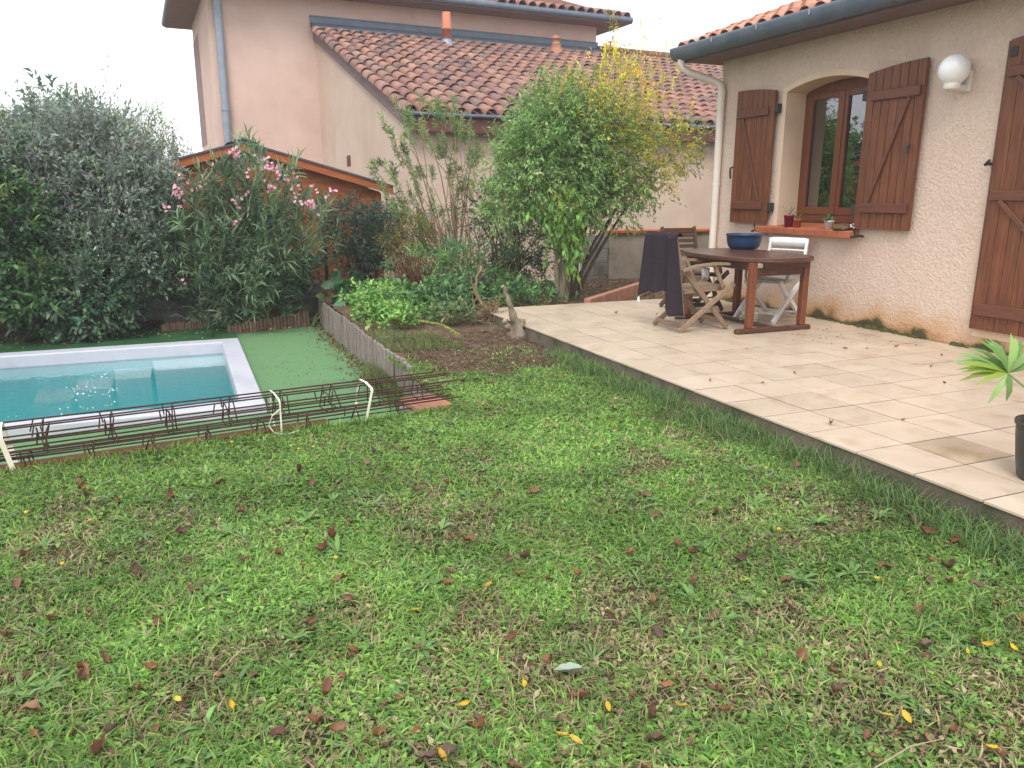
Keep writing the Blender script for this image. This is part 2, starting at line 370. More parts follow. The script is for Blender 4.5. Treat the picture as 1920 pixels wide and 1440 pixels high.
mat('felt', srgb(74, 78, 86), srgb(92, 97, 104), 30, .9, .002, 300, .2)
mat('green_post', (.010, .030, .020), None, rough=.5)
mat('wire', (.10, .12, .10), None, rough=.5, metal=.4)
mat('bark', (.085, .060, .042), (.15, .11, .08), 12, .95, .012, 30, .1, stretch=(1, 1, .35))
mat('flue', srgb(190, 122, 98), srgb(178, 112, 90), 8, .85, .002, 80, .2)
mat('bark_pale', (.19, .155, .11), (.31, .265, .20), 14, .92, .016, 34, .1, stretch=(1, 1, .4), c3=(.12, .12, .06), s3=4)
mat('cut_wood', (.42, .33, .22), (.36, .27, .17), 10, .9, .002, 60, .1)
mat('red_stem', (.12, .045, .030), (.18, .075, .045), 14, .85, .002, 60, .15)
mat('straw_stem', (.30, .22, .13), (.24, .16, .09), 14, .9, .002, 60, .1)
mat('kerb_pink', srgb(176, 128, 106), srgb(158, 112, 92), 7, .9, .005, 70, .15, jit=.1, c3=srgb(134, 104, 84), s3=4)
mat('leaf', (1, 1, 1), rough=.46, spec=.5, attr='Col', transl=.40)
mat('leaf_matt', (1, 1, 1), rough=.85, spec=.10, attr='Col', transl=.40)
mat('grass', (1, 1, 1), rough=.55, spec=.35, attr='Col', transl=.36)
mat('petal', (1, 1, 1), rough=.7, spec=.2, attr='Col', transl=.3)
mat('stripe_yellow', srgb(214, 150, 40), None, rough=.5)
mat('leaf_stem', (.22, .26, .10), (.16, .20, .07), 12, .7)
mat('moss', (.055, .060, .018), (.10, .09, .035), 30, .98, .006, 120, .1)
mat('grey_leaf', (.30, .36, .28), (.26, .32, .25), 9, .75, .001, 60, .2)
TC = [srgb(140, 100, 89), srgb(154, 114, 101), srgb(122, 97, 94), srgb(160, 116, 100), srgb(132, 100, 92), srgb(114, 93, 92), srgb(166, 126, 109), srgb(138, 105, 96)]
ramp_mat('roof_tile', TC, moss=srgb(132, 116, 110)); ramp_mat('roof_tile_far', TC, attr='rnd', moss=srgb(132, 116, 110))
ramp_mat('roof_own', [srgb(190, 136, 114), srgb(204, 152, 130), srgb(182, 126, 106), srgb(200, 156, 138)])
mat('roof_under', srgb(124, 84, 72), srgb(100, 68, 60), 8, .9, .004, 50, .15)
ramp_mat('fallen', [srgb(104, 68, 50), srgb(124, 82, 58), srgb(84, 60, 50), srgb(136, 100, 72), srgb(96, 64, 54), srgb(120, 90, 72), srgb(88, 70, 60), srgb(142, 98, 66), srgb(116, 74, 52)], rough=.6, bump=.001, spec=.35)
ramp_mat('fallen_yellow', [srgb(196, 166, 36), srgb(186, 150, 52), srgb(204, 178, 70)], rough=.6, bump=.001, spec=.3)
def glass_mat(name, col, rough, ior=1.45, shadowless=True):
    m = bpy.data.materials.new(name); m.use_nodes = True; n = m.node_tree.nodes; l = m.node_tree.links; n.clear()
    o = n.new('ShaderNodeOutputMaterial'); t = n.new('ShaderNodeBsdfTransparent'); t.inputs[0].default_value = (*col, 1)
    g = n.new('ShaderNodeBsdfGlossy'); g.inputs['Roughness'].default_value = rough; fr = n.new('ShaderNodeFresnel'); fr.inputs[0].default_value = ior
    x = n.new('ShaderNodeMixShader'); l.new(fr.outputs[0], x.inputs[0]); l.new(t.outputs[0], x.inputs[1]); l.new(g.outputs[0], x.inputs[2]); l.new(x.outputs[0], o.inputs[0])
    MATS[name] = m; return m, n, l, g, fr, o
glass_mat('window_glass', (.70, .73, .73), .0, 3.2)
m_, n_, l_, g_, fr_, o_ = glass_mat('water', (.93, .99, 1.0), .02, 1.36)
nb = n_.new('ShaderNodeTexNoise'); nb.inputs['Scale'].default_value = 9; nb.inputs['Detail'].default_value = 2
gp = n_.new('ShaderNodeNewGeometry'); l_.new(gp.outputs['Position'], nb.inputs['Vector'])
bb = n_.new('ShaderNodeBump'); bb.inputs['Distance'].default_value = .004; l_.new(nb.outputs['Fac'], bb.inputs['Height']); l_.new(bb.outputs[0], g_.inputs['Normal']); l_.new(bb.outputs[0], fr_.inputs['Normal'])
va = n_.new('ShaderNodeVolumeAbsorption'); va.inputs['Color'].default_value = (.0, .82, .92, 1); va.inputs['Density'].default_value = .75; vs_ = n_.new('ShaderNodeVolumeScatter'); vs_.inputs['Color'].default_value = (.10, .89, .99, 1); vs_.inputs['Density'].default_value = 1.8; ads = n_.new('ShaderNodeAddShader'); l_.new(va.outputs[0], ads.inputs[0]); l_.new(vs_.outputs[0], ads.inputs[1]); l_.new(ads.outputs[0], o_.inputs['Volume'])
# own house roughcast: coarse relief, grime and algae at the foot
m = mat('roughcast', srgb(218, 197, 180), srgb(205, 182, 165), 40, .95, .016, 42, .1, c3=srgb(196, 171, 152), s3=1.3, t3=(.5, .8), detail=4)
n = m.node_tree.nodes; l = m.node_tree.links; p = next(x for x in n if x.type == 'BSDF_PRINCIPLED'); src = p.inputs['Base Color'].links[0].from_socket
g = n.new('ShaderNodeNewGeometry'); sp = n.new('ShaderNodeSeparateXYZ'); l.new(g.outputs['Position'], sp.inputs[0])
tn = n.new('ShaderNodeTexNoise'); tn.inputs['Scale'].default_value = 3.2; tn.inputs['Detail'].default_value = 8; l.new(g.outputs['Position'], tn.inputs['Vector'])
ma = n.new('ShaderNodeMath'); ma.operation = 'MULTIPLY_ADD'; ma.inputs[1].default_value = .40; l.new(tn.outputs['Fac'], ma.inputs[0])
ng = n.new('ShaderNodeMath'); ng.operation = 'MULTIPLY'; ng.inputs[1].default_value = -1; l.new(sp.outputs[2], ng.inputs[0]); l.new(ng.outputs[0], ma.inputs[2])
def band(a, b, colr, src):
    r = n.new('ShaderNodeMapRange'); r.inputs[1].default_value = a; r.inputs[2].default_value = b; l.new(ma.outputs[0], r.inputs[0])
    x = n.new('ShaderNodeMixRGB'); l.new(r.outputs[0], x.inputs[0]); l.new(src, x.inputs[1]); x.inputs[2].default_value = (*colr, 1); return x.outputs[0]
src = band(-.06, .16, srgb(196, 156, 116), src); src = band(.12, .18, srgb(150, 120, 86), src); src = band(.155, .19, srgb(84, 78, 52), src)
l.new(src, p.inputs['Base Color'])

# ------------------------------------------------------------------ levels
LAWN, TURF, TER = -.15, -.42, 0.0
def lawn_edge(x): return np.where(np.asarray(x) < -1.37, .64+.132*(np.asarray(x)+3.83), 7.0)
BX = -1.35                                        # the retaining boards
# pool in plan
PX1, PX0, PY0, PY1, RIM = -2.425, -7.6, 2.315, 5.325, -.34
IX1, IX0, IY0, IY1 = -2.605, -7.4, 2.52, 5.12
WATER = -.458

# ground to the horizon, with the pool pit left open
def sheet(name, z, outer, hole, m):
    X = [outer[0], hole[0], hole[1], outer[1]]; Y = [outer[2], hole[2], hole[3], outer[3]]; mb = MB()
    for i in range(3):
        for j in range(3):
            if i == 1 and j == 1: continue
            mb.add([(X[i], Y[j], z), (X[i+1], Y[j], z), (X[i+1], Y[j+1], z), (X[i], Y[j+1], z)], [(0, 1, 2, 3)])
    return tag(mb.build(name, m), kind='structure')
sheet('ground', -.47, (-900, 900, -900, 900), (PX0+.05, PX1-.05, PY0+.05, PY1-.05), 'far_ground')
# turf round the pool: light carpet, darker long-pile strip at the back
def turf_sheet(name, y0, y1, m, z, wav=0):
    X = np.linspace(-8.2, BX, 50); Yv = np.linspace(y0, y1, 50); mb = MB(); vs = []; fs = []
    for j, y in enumerate(Yv):
        for x in X: vs.append((x, y, z+wav*(vnoise(x, y, .35, 3)-.5)))
    for j in range(49):
        for i in range(49):
            cx, cy = (X[i]+X[i+1])/2, (Yv[j]+Yv[j+1])/2
            if PX0+.1 < cx < PX1-.1 and PY0+.1 < cy < PY1-.1: continue
            fs.append((j*50+i, j*50+i+1, (j+1)*50+i+1, (j+1)*50+i))
    mb.add(vs, fs, True); return tag(mb.build(name, m), kind='structure')
turf_sheet('artificial_turf', -.2, 6.9, 'turf_light', TURF)
def strip_turf():
    mb = MB(); X = np.linspace(-8.2, -2.42, 90); vs = []; fs = []; nj = 10
    for i, x in enumerate(X):
        y0 = PY1+.03
        y1 = 6.75
        for j in range(nj):
            y = y0+(y1-y0)*j/(nj-1); vs.append((x, y, TURF+.012+.035*vnoise(x, y, .22, 8)+.02*vnoise(x, y, .07, 9)))
    for i in range(len(X)-1):
        for j in range(nj-1): fs.append((i*nj+j, (i+1)*nj+j, (i+1)*nj+j+1, i*nj+j+1))
    mb.add(vs, fs, True); return tag(mb.build('dark_artificial_turf', 'turf_dark'), kind='structure')
strip_turf()
# lawn: gently uneven sheet with a cut edge down to the turf
def lawn_z(x, y): return LAWN+.030*(vnoise(x, y, .55, 21)-.5)+.012*(vnoise(x, y, .16, 22)-.5)
def build_lawn():
    X = np.concatenate([np.linspace(-9, -1.375, 62), np.linspace(-1.365, -.0, 18)]); mb = MB(); vs = []; fs = []; nj = 70
    for x in X:
        y1 = float(lawn_edge(x)) if x < -1.37 else 2.6
        for j in range(nj):
            y = -6+(y1+6)*j/(nj-1); vs.append((x, y, float(lawn_z(x, y))))
        vs.append((x, y1+.015, TURF-.04))
    q = nj+1
    for i in range(len(X)-1):
        for j in range(q-1):
            if X[i] < -1.37 < X[i+1] and j >= int(nj*.9): continue
            fs.append((i*q+j, (i+1)*q+j, (i+1)*q+j+1, i*q+j+1))
    mb.add(vs, fs, True); return tag(mb.build('lawn', 'lawn_soil'), kind='structure')
build_lawn()
def bed_z(x, y): return LAWN+.02+.05*(vnoise(x, y, .3, 31)-.5)+.03*(vnoise(x, y, .09, 32)-.5)+.05*np.clip((np.asarray(y)-3)/3, 0, 1)
def soil_in(x, y):
    e = 1.25-np.hypot((np.asarray(x)+.42)/.80, (np.asarray(y)-2.75)/.95)+.35*(vnoise(x, y, .25, 44)-.5)
    return np.where(np.asarray(y) > 2.75, 1., np.clip(e/.35, 0, 1))
def build_bed():
    X = np.linspace(BX+.015, 6.0, 130); Yv = np.linspace(1.5, 7.0, 100); vs = []; fs = []
    for x in X:
        for y in Yv: vs.append((x, y, float(bed_z(x, y))-.09*float(1-soil_in(x, y))))
    nj = len(Yv)
    for i in range(len(X)-1):
        for j in range(nj-1):
            if X[i+1] > .03 and Yv[j+1] < 4.15: continue
            fs.append((i*nj+j, (i+1)*nj+j, (i+1)*nj+j+1, i*nj+j+1))
    return tag(MB().add(vs, fs, True).build('flower_bed_soil', 'soil'), kind='structure')
build_bed()

# ------------------------------------------------------------------ terrace
TS = .33; TY0, TY1, TXW = -3.6, 4.19, 2.9
terr = tag(MB().cbox((.012, TY0, -.45), (TXW, TY1-.01, -.0125), .004).build('terrace', 'concrete_edge'), kind='structure')
tag(MB().add([(.02, TY0+.01, -.0022), (TXW, TY0+.01, -.0022), (TXW, TY1-.02, -.0022), (.02, TY1-.02, -.0022)], [(0, 1, 2, 3)]).build('grout_bed', 'grout', terr))
gj = .0045
full = MB().cbox((gj, gj, -.012), (TS-gj, TS-gj, 0), .0008).mesh('tile', 'tile')
stn = MB().cbox((gj, gj, -.012), (TS-gj, TS-gj, 0), .0008).mesh('tile_stained', 'tile_stained')
narrow = MB().cbox((gj, gj, -.012), (TXW-8*TS-gj, TS-gj, 0), .0008).mesh('tile_cut', 'tile')
short = MB().cbox((gj, gj, -.012), (TS-gj, TY1-12*TS-gj, 0), .0008).mesh('tile_end', 'tile')
corner = MB().cbox((gj, gj, -.012), (TXW-8*TS-gj, TY1-12*TS-gj, 0), .0008).mesh('tile_corner', 'tile')
for i in range(9):
    for j in range(-9, 13):
        me = (corner if j == 12 else narrow) if i == 8 else (short if j == 12 else full)
        if (i, j) == (1, -4): me = stn
        dz = float(rng.normal(0, .0006)); o = inst('tile', me, terr, Matrix.Translation((i*TS, j*TS, dz)) @ Matrix.Rotation(float(rng.normal(0, .0012)), 4, 'X') @ Matrix.Rotation(float(rng.normal(0, .0012)), 4, 'Y'))

# pink kerb behind the terrace
k0, k1 = onz(1100, 567, 0), onz(1222, 528, .05)
kb = thing('kerb', 'low pink block kerb running from the terrace edge towards the grey wall', 'kerb', (k0[0], k0[1], -.1))
for i in range(5):
    a = k0+(k1-k0)*(i/5+.004); b = k0+(k1-k0)*((i+1)/5-.004); a[2] = b[2] = -.045+.010*i
    MB().bar((a[0], a[1], a[2]), (b[0], b[1], b[2]+.01), .08, .17, .006).build('block', 'kerb_pink', kb)

# ------------------------------------------------------------------ pool
pool = thing('swimming_pool', 'in-ground swimming pool with pale grey rim and turquoise water', 'pool', (PX1-2, (PY0+PY1)/2, TURF))
def ring(z0, z1, o, i, nm, m):
    mb = MB(); (x0, x1, y0, y1), (a0, a1, b0, b1) = o, i; c = .012
    O = lambda e, z: [(x0+e, y0+e, z), (x1-e, y0+e, z), (x1-e, y1-e, z), (x0+e, y1-e, z)]
    I = lambda e, z: [(a0-e, b0-e, z), (a1+e, b0-e, z), (a1+e, b1+e, z), (a0-e, b1+e, z)]
    L = [O(0, z0), O(0, z1-c), O(c*.3, z1-c*.3), O(c, z1), I(c, z1), I(c*.3, z1-c*.3), I(0, z1-c), I(0, z0)]
    vs = [v for r in L for v in r]; fs = [(k*4+q, k*4+(q+1) % 4, (k+1)*4+(q+1) % 4, (k+1)*4+q) for k in range(len(L)-1) for q in range(4)]
    return mb.add(vs, fs).build(nm, m, pool)
ring(TURF-.06, RIM, (PX0, PX1, PY0, PY1), (IX0, IX1, IY0, IY1), 'rim', 'pool_shell')
FLO = -1.0
bs = MB(); bs.add([(IX0, IY0, FLO), (IX1, IY0, FLO), (IX1, IY1, FLO), (IX0, IY1, FLO), (IX0, IY0, TURF-.06), (IX1, IY0, TURF-.06), (IX1, IY1, TURF-.06), (IX0, IY1, TURF-.06)], [(0, 1, 2, 3), (0, 4, 5, 1), (1, 5, 6, 2), (2, 6, 7, 3), (3, 7, 4, 0)])
bs.build('basin', 'pool_inside', pool)
for x0, x1, yf, z in ((-3.30, IX1-.001, 4.60, -.492), (-3.66, -3.305, 4.60, -.552), (-4.00, -3.665, 4.58, -.624), (-4.36, -4.005, 4.56, -.706)):
    s = MB(); s.prism([(x0, IY1-.001), (x0+.04, yf+.02), (x0+.10, yf), (x1, yf), (x1, IY1-.001)], 2, FLO+.002, z).build('step', 'pool_inside', pool)
MB().box((IX0+.001, IY0+.001, FLO+.004), (IX1-.0015, IY1-.0015, WATER)).build('water', 'water', pool)
# white blobs standing in for sparkle highlights on the rippled water
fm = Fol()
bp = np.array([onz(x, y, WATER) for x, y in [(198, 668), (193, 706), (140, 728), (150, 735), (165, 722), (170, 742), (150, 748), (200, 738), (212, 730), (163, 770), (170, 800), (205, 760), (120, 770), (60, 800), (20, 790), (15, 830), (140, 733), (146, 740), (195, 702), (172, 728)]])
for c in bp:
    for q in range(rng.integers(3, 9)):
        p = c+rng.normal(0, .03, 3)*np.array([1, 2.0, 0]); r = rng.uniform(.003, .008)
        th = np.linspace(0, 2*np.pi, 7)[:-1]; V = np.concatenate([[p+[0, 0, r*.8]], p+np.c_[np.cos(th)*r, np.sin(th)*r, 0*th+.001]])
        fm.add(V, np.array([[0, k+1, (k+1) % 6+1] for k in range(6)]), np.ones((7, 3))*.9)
tag(fm.build('water_glints', 'petal', pool), kind='stuff')

# ------------------------------------------------------------------ own house
WX = 2.91
house = thing('house', 'beige roughcast bungalow with brown shutters beside the tiled terrace', 'house', (WX, 0, 0))
yo1 = 3.035; fx = WX+.25; yc = float(onx(1574, 287, fx)[1]); yo0 = 2*yc-yo1
zs, rise = 2.225, .085                          # springing and rise of the segmental arch
zb = .865
def arch(y, dz=0.): t = (y-yc)/((yo1-yo0)/2); return zs+dz+rise*(1-t*t)
ys = [yo0+(yo1-yo0)*i/20 for i in range(21)]
wl = MB()
wl.prism([(-4.5, -.3), (yo0, -.3), (yo0, zb), (yo0, 2.66), (-4.5, 2.66)], 0, WX, WX+.30)
wl.prism([(yo1, -.3), (4.1, -.3), (4.1, 2.66), (yo1, 2.66), (yo1, zb)], 0, WX, WX+.30)
wl.prism([(yo0, -.3), (yo1, -.3), (yo1, zb), (yo0, zb)], 0, WX, WX+.30)
wl.prism([(y, arch(y)) for y in ys]+[(yo1, 2.66), (yo0, 2.66)], 0, WX, WX+.30)
wl.prism([(WX+.301, -.3), (9.5, -.3), (9.5, 2.66), (WX+.301, 2.66)], 1, 4.098, 3.82)   # gable wall
wl.build('wall', 'roughcast', house)
tr = MB(); e = .045
tr.prism([(y, arch(y)+e*.9) for y in [yo0-e]+ys+[yo1+e]][::1]+[(y, arch(y)-.014) for y in ys[::-1]], 0, WX-.006, WX+.02)
for ya, yb in ((yo0-e, yo0+.012), (yo1-.012, yo1+e)): tr.box((WX-.005, ya, zb), (WX+.02, yb, zs-.0))
tr.prism([(y, arch(y)-.002) for y in ys]+[(y, arch(y)-.015) for y in ys[::-1]], 0, WX+.021, WX+.298)
for ya, yb in ((yo0+.001, yo0+.013), (yo1-.013, yo1-.001)): tr.box((WX+.021, ya, zb), (WX+.298, yb, zs+.0))
tr.build('window_surround', 'plaster_trim', house)
# window
win = MB(); fw = .055
win.box((fx, yo0+.013, zb+.0), (fx+.05, yo0+.013+fw, zs-.03)); win.box((fx, yo1-.013-fw, zb), (fx+.05, yo1-.013, zs-.03))
win.box((fx, yo0+.013+fw, zb), (fx+.05, yo1-.013-fw, zb+.14))
win.box((fx-.012, yo0+.02+fw, zb+.03), (fx, yo1-.02-fw, zb+.05)); win.box((fx-.012, yo0+.02+fw, zb+.075), (fx, yo1-.02-fw, zb+.09))
win.prism([(yo0+.013, zs-.03), (yo1-.013, zs-.03)]+[(y, arch(y)-.016) for y in ys[::-1] if yo0+.013 < y < yo1-.013], 0, fx, fx+.05)
win = win.build('window', 'frame_wood', house)
yl0, yl1 = yo0+.013+fw, yo1-.013-fw; z0, z1 = zb+.14, zs-.032
for a, b in ((yl0, yc-.002), (yc+.002, yl1)):
    st = .062
    s = MB(); s.cbox((fx-.014, a, z0), (fx+.035, a+st, z1), .004); s.cbox((fx-.014, b-st, z0), (fx+.035, b, z1), .004)
    s.cbox((fx-.012, a+st, z0), (fx+.035, b-st, z0+.075), .004); s.cbox((fx-.012, a+st, z1-.06), (fx+.035, b-st, z1), .004)
    s.build('casement', 'frame_wood', win)
    MB().box((fx+.012, a+st-.004, z0+.071), (fx+.016, b-st+.004, z1-.056)).build('pane', 'window_glass', win)
MB().cbox((fx-.026, yc-.022, z0+.01), (fx-.0142, yc+.022, z1-.01), .004).build('meeting_stile', 'frame_wood', win)
rm = MB(); rm.box((WX+.302, yo0-.8, .2), (WX+3, yo1+1.0, 2.6)); rm = rm.build('room', 'room', house)
# take out the room face behind the window
bm = bmesh.new(); bm.from_mesh(rm.data); bm.faces.ensure_lookup_table()
bmesh.ops.delete(bm, geom=[f for f in bm.faces if abs(f.calc_center_median().x-min(v.co.x for v in bm.verts)) < 1e-4], context='FACES'); bm.to_mesh(rm.data); bm.free()
cu = MB(); vs = []; fs = []
for i in range(30):
    y = yo1-.03-.34*i/29; x = fx+.075+.018*math.sin(i*1.3)
    vs += [(x, y, zb+.02), (x, y, zs)]
for i in range(29): fs.append((2*i, 2*i+2, 2*i+3, 2*i+1))
cu.add(vs, fs, True).build('curtain', 'curtain', house)
# sill of header bricks
sil = MB().box((WX-.012, 1.93, zb-.075), (WX+.26, 3.21, zb-.003)).build('window_sill', 'plaster_trim', house)
for i in range(9):
    a = 1.905+i*(1.325/9); M = Matrix.Translation((WX-.115, a, zb-.055)) @ Matrix.Rotation(R_(-7), 4, 'Y')
    MB().cbox((0, .003, 0), (.38, 1.325/9-.003, .062), .004, M).build('brick', 'sill_brick', sil)
# shutters
def shutter(ya, yb, outer_hi, name='shutter'):
    """ya = hinge edge, yb = outer edge"""
    root = MB(); sg = 1 if yb > ya else -1; W_ = abs(yb-ya); nb_ = 7
    xs0, xs1 = WX-.062, WX-.036
    fr = MB(); fr.box((xs1+.0005, min(ya, yb)+.01, .93), (xs1+.012, max(ya, yb)-.01, 2.2)); fr = fr.build(name, 'brown_batten', house)
    for i in range(nb_):
        a = ya+sg*W_*(i/nb_)+sg*.0015; b = ya+sg*W_*((i+1)/nb_)-sg*.0015
        top = lambda y: 2.245+.050*(1-(1-abs(y-ya)/W_)**2)
        lo, hi = min(a, b), max(a, b); o = MB(); c = .003
        pl = [(lo, .902), (hi, .902), (hi, top(hi)), ((lo+hi)/2, top((lo+hi)/2)), (lo, top(lo))]
        o.prism([(lo+c, .902), (hi-c, .902), (hi-c, top(hi)), (lo+c, top(lo))], 0, xs0, xs0+c); o.prism(pl, 0, xs0+c, xs1)
        o.build('board', 'brown_wood', fr)
    for z in (1.045, 2.005):
        MB().cbox((xs0-.024, min(ya+sg*.07, yb-sg*.03), z), (xs0-.0005, max(ya+sg*.07, yb-sg*.03), z+.085), .006).build('batten', 'brown_batten', fr)
    p, q = Vector((xs0-.012, yb-sg*.13, 2.004)), Vector((xs0-.012, ya+sg*.14, 1.131))
    MB().bar(p, q, .03, .021, .003, up=(1, 0, 0)).build('brace', 'brown_batten', fr)
    for z in (1.03, 2.02):                                # hinge knuckles
        MB().cbox((xs0+.002, min(ya, ya-sg*.05), z), (xs1+.03, max(ya, ya-sg*.05), z+.09), .004).build('hinge', 'iron', fr)
    return fr
s1 = shutter(3.13, 3.735, 1); s2 = shutter(1.93, 1.325, -1)
# espagnolette, stays
MB().tube([(WX-.07, 1.40, 1.62), (WX-.10, 1.40, 1.60), (WX-.10, 1.395, 1.54)], .010, 6).build('latch', 'iron', s2)
MB().tube([(WX-.02, 3.78, 1.50), (WX-.06, 3.78, 1.49), (WX-.075, 3.76, 1.45), (WX-.06, 3.77, 1.38)], .011, 6).build('latch', 'iron', s1)
for y, s_ in ((1.86, s2), (3.24, s1)):
    MB().tube([(WX+.01, y, .83), (WX-.10, y, .84), (WX-.12, y, .90)], .010, 6).tube([(WX-.10, y-.05, .84), (WX-.10, y+.05, .82)], .012, 6).build('stay', 'iron', s_)
# door shutter
dx0, dx1 = WX-.055, WX-.03; dl = .63
MB().box((WX-.005, -.75, .10), (WX+.002, dl+.015, 2.30)).build('door_recess', 'plaster_trim', house)
dr = MB(); dr.cbox((dx1-.012, dl-.005, .165), (WX-.004, dl+.025, 2.31), .004); dr = dr.build('door', 'brown_batten', house)
for i in range(13):
    b = dl-.006-i*.098; a = b-.094
    MB().prism([(a, .168), (b, .168), (b, 2.315+.012*i), (a, 2.315+.012*(i+1))], 0, dx0, dx1-.013).build('board', 'brown_wood', dr)
for pz in ((573, 596), (357, 376), (128, 148)):
    za, zc = float(onx(1868, pz[1], dx0)[2]), float(onx(1868, pz[0], dx0)[2])
    MB().cbox((dx0-.022, -.66, za), (dx0-.0005, dl-.02, zc), .005).build('batten', 'brown_batten', dr)
zt, zm, zl = float(onx(1868, 148, dx0)[2]), float(onx(1868, 376, dx0)[2]), float(onx(1868, 573, dx0)[2])
MB().bar((dx0-.012, dl-.10, zt-.002), (dx0-.012, -.35, zm+.10), .035, .02, .003, up=(1, 0, 0)).build('brace', 'brown_batten', dr)
MB().bar((dx0-.012, dl-.10, zm-.002), (dx0-.012, -.35, zl+.002), .035, .02, .003, up=(1, 0, 0)).build('brace', 'brown_batten', dr)
MB().tube([(WX, dl+.06, 1.44), (WX-.07, dl+.055, 1.43), (WX-.09, dl+.01, 1.46)], .012, 6).build('stay', 'iron', dr)
MB().cbox((dx0-.006, dl-.07, 2.19), (dx0-.0005, dl-.01, 2.26), .003).build('hinge', 'iron', dr)
# soffit, fascia, gutter, downpipe
GX, GZ = 2.46, 2.745
MB().box((GX+.06, -4.5, 2.661), (9.6, 4.36, 2.685)).build('soffit', 'soffit', house)
MB().box((GX+.045, -4.5, 2.64), (GX+.075, 4.36, 2.80)).build('fascia', 'soffit', house)
gt = MB(); vs = []; fs = []
prof = [(GX-.078+.012*0, GZ+.045), (GX-.086, GZ+.052), (GX-.09, GZ+.044)]+[(GX-.086*math.cos(t), GZ+.03-.115*math.sin(t)) for t in np.linspace(.05, math.pi-.05, 10)]+[(GX+.08, GZ+.06)]
nP = len(prof)
for k, y in enumerate((4.38, -4.5)):
    vs += [(x, y, z) for x, z in prof]
fs = [(i, i+1, nP+i+1, nP+i) for i in range(nP-1)]
gt.add(vs, fs, True); gt.add([(x, 4.38, z) for x, z in prof], [tuple(range(nP))])
gut = gt.build('gutter', 'zinc', house, fix=False)
for y in (3.6, 2.9, 2.2, 1.5): MB().box((GX-.094, y, GZ+.0), (GX-.088, y+.02, GZ+.058)).build('gutter_clip', 'zinc_light', gut)
dpx, dpy = WX-.055, 4.03
MB().tube([(GX, 4.27, GZ-.05), (GX, 4.27, GZ-.10), (GX+.02, 4.265, GZ-.16), (GX+.10, 4.24, GZ-.21), (dpx-.08, 4.08, GZ-.30), (dpx-.015, 4.045, GZ-.34), (dpx, dpy, GZ-.40), (dpx, dpy, 1.0), (dpx, dpy, .02)], .041, 12).build('downpipe', 'pvc', house)
for z in (GZ-.45, 1.3): MB().tube([(dpx, dpy, z), (dpx, dpy, z+.03)], .046, 12).build('pipe_collar', 'pvc', house)

# canal tile: half cone shell, long axis x, lower (wide) end at x=0
def canal(L, r0, r1, n=9, th=.014, h=.72):
    mb = MB(); vs = []
    for x, r in ((0, r0), (L, r1)):
        for rr in (r, r-th):
            for k in range(n+1):
                t = math.pi*k/n; vs.append((x, rr*math.cos(t), rr*math.sin(t)*h*1.35))
    q = n+1; f = []
    for k in range(n):
        f.append((k, 2*q+k, 2*q+k+1, k+1)); f.append((q+k, q+k+1, 3*q+k+1, 3*q+k)); f.append((k, k+1, q+k+1, q+k)); f.append((2*q+k, 3*q+k, 3*q+k+1, 2*q+k+1))
    mb.add(vs, f, True); return mb
own_tile = canal(.46, .088, .074).mesh('roof_tile', 'roof_own', True)
pit = math.atan(.36); ex, ez = GX+.0, GZ+.055
rf = MB(); rl = 3.2
rf.prism([(ex+.03, ez-.055), (ex+rl, ez-.055+.36*(rl-.03)), (ex+rl, ez-.03+.36*(rl-.03)), (ex+.03, ez-.03)], 1, -4.4, 4.30)
rf = rf.build('roof', 'roof_under', house)
for c in range(20):
    y = 4.26-c*.19
    for r_ in range(9 if c < 6 else 4):
        s = r_*.36
        M = Matrix.Translation((ex+s*math.cos(pit), y+rng.normal(0, .004), ez-.035+s*math.sin(pit)+.012)) @ Matrix.Rotation(-pit+.03, 4, 'Y') @ Matrix.Rotation(float(rng.normal(0, .012)), 4, 'Z')
        inst('roof_tile', own_tile, rf, wm(rf).inverted() @ M)
# wall lamp
gc = onx(1789, 131, WX-.13)
lamp = thing('wall_lamp', 'white globe wall lamp fixed to the roughcast wall beside the window shutter', 'lamp', (WX, gc[1], gc[2]-.12))
MB().lathe([(.001, .115)]+[(.115*math.sin(t), .115*math.cos(t)) for t in np.linspace(.08, 2.55, 22)]+[(.06, -.097)], gc, 28).build('globe', 'opal', lamp)
MB().lathe([(.001, -.145), (.058, -.145), (.062, -.14), (.066, -.098), (.05, -.09)], gc, 24).build('neck', 'off_white_plastic', lamp)
MB().cbox((gc[0]+.02, gc[1]-.04, gc[2]-.15), (WX-.02, gc[1]+.025, gc[2]-.11), .006).cbox((WX-.022, gc[1]-.07, gc[2]-.16), (WX+.004, gc[1]+.045, gc[2]+.0), .008).build('bracket', 'off_white_plastic', lamp)

# ------------------------------------------------------------------ neighbour's house (own axes, turned 2.5 degrees)
NO = ony(765, 210, 9.0); NO[2] = 0; NA = R_(2.5)
nh = thing('neighbour_house', 'two storey pink rendered house with a lean-to under old canal tiles', 'house', tuple(NO), NA)
NW = wm(nh); NWi = np.array(NW.inverted())
def nloc(P): return NWi[:3, :3] @ P + NWi[:3, 3]
U_ = np.array(NW)[:3, 0]; V_ = np.array(NW)[:3, 1]
def onV(x, y, v): d = ray(x, y); t = ((NO+V_*v-CAM) @ V_)/(d @ V_); return nloc(CAM+d*t)
def onU(x, y, u): d = ray(x, y); t = ((NO+U_*u-CAM) @ U_)/(d @ U_); return nloc(CAM+d*t)
VM = 6.5; UL, UR = float(onV(398, 130, VM)[0]), float(onV(1118, 60, VM)[0])
vfar = float(onU(364, 98, UL)[1]); vfar = min(max(vfar, 10), 22)
ZS = float(onV(1118, 53, VM)[2])+.03
ma_ = MB(); ma_.box((UL, VM, -.6), (UR, vfar, ZS)); ma_.build('wall', 'plaster_pink', nh, True)
print('NEIGH', UL, UR, vfar, ZS)
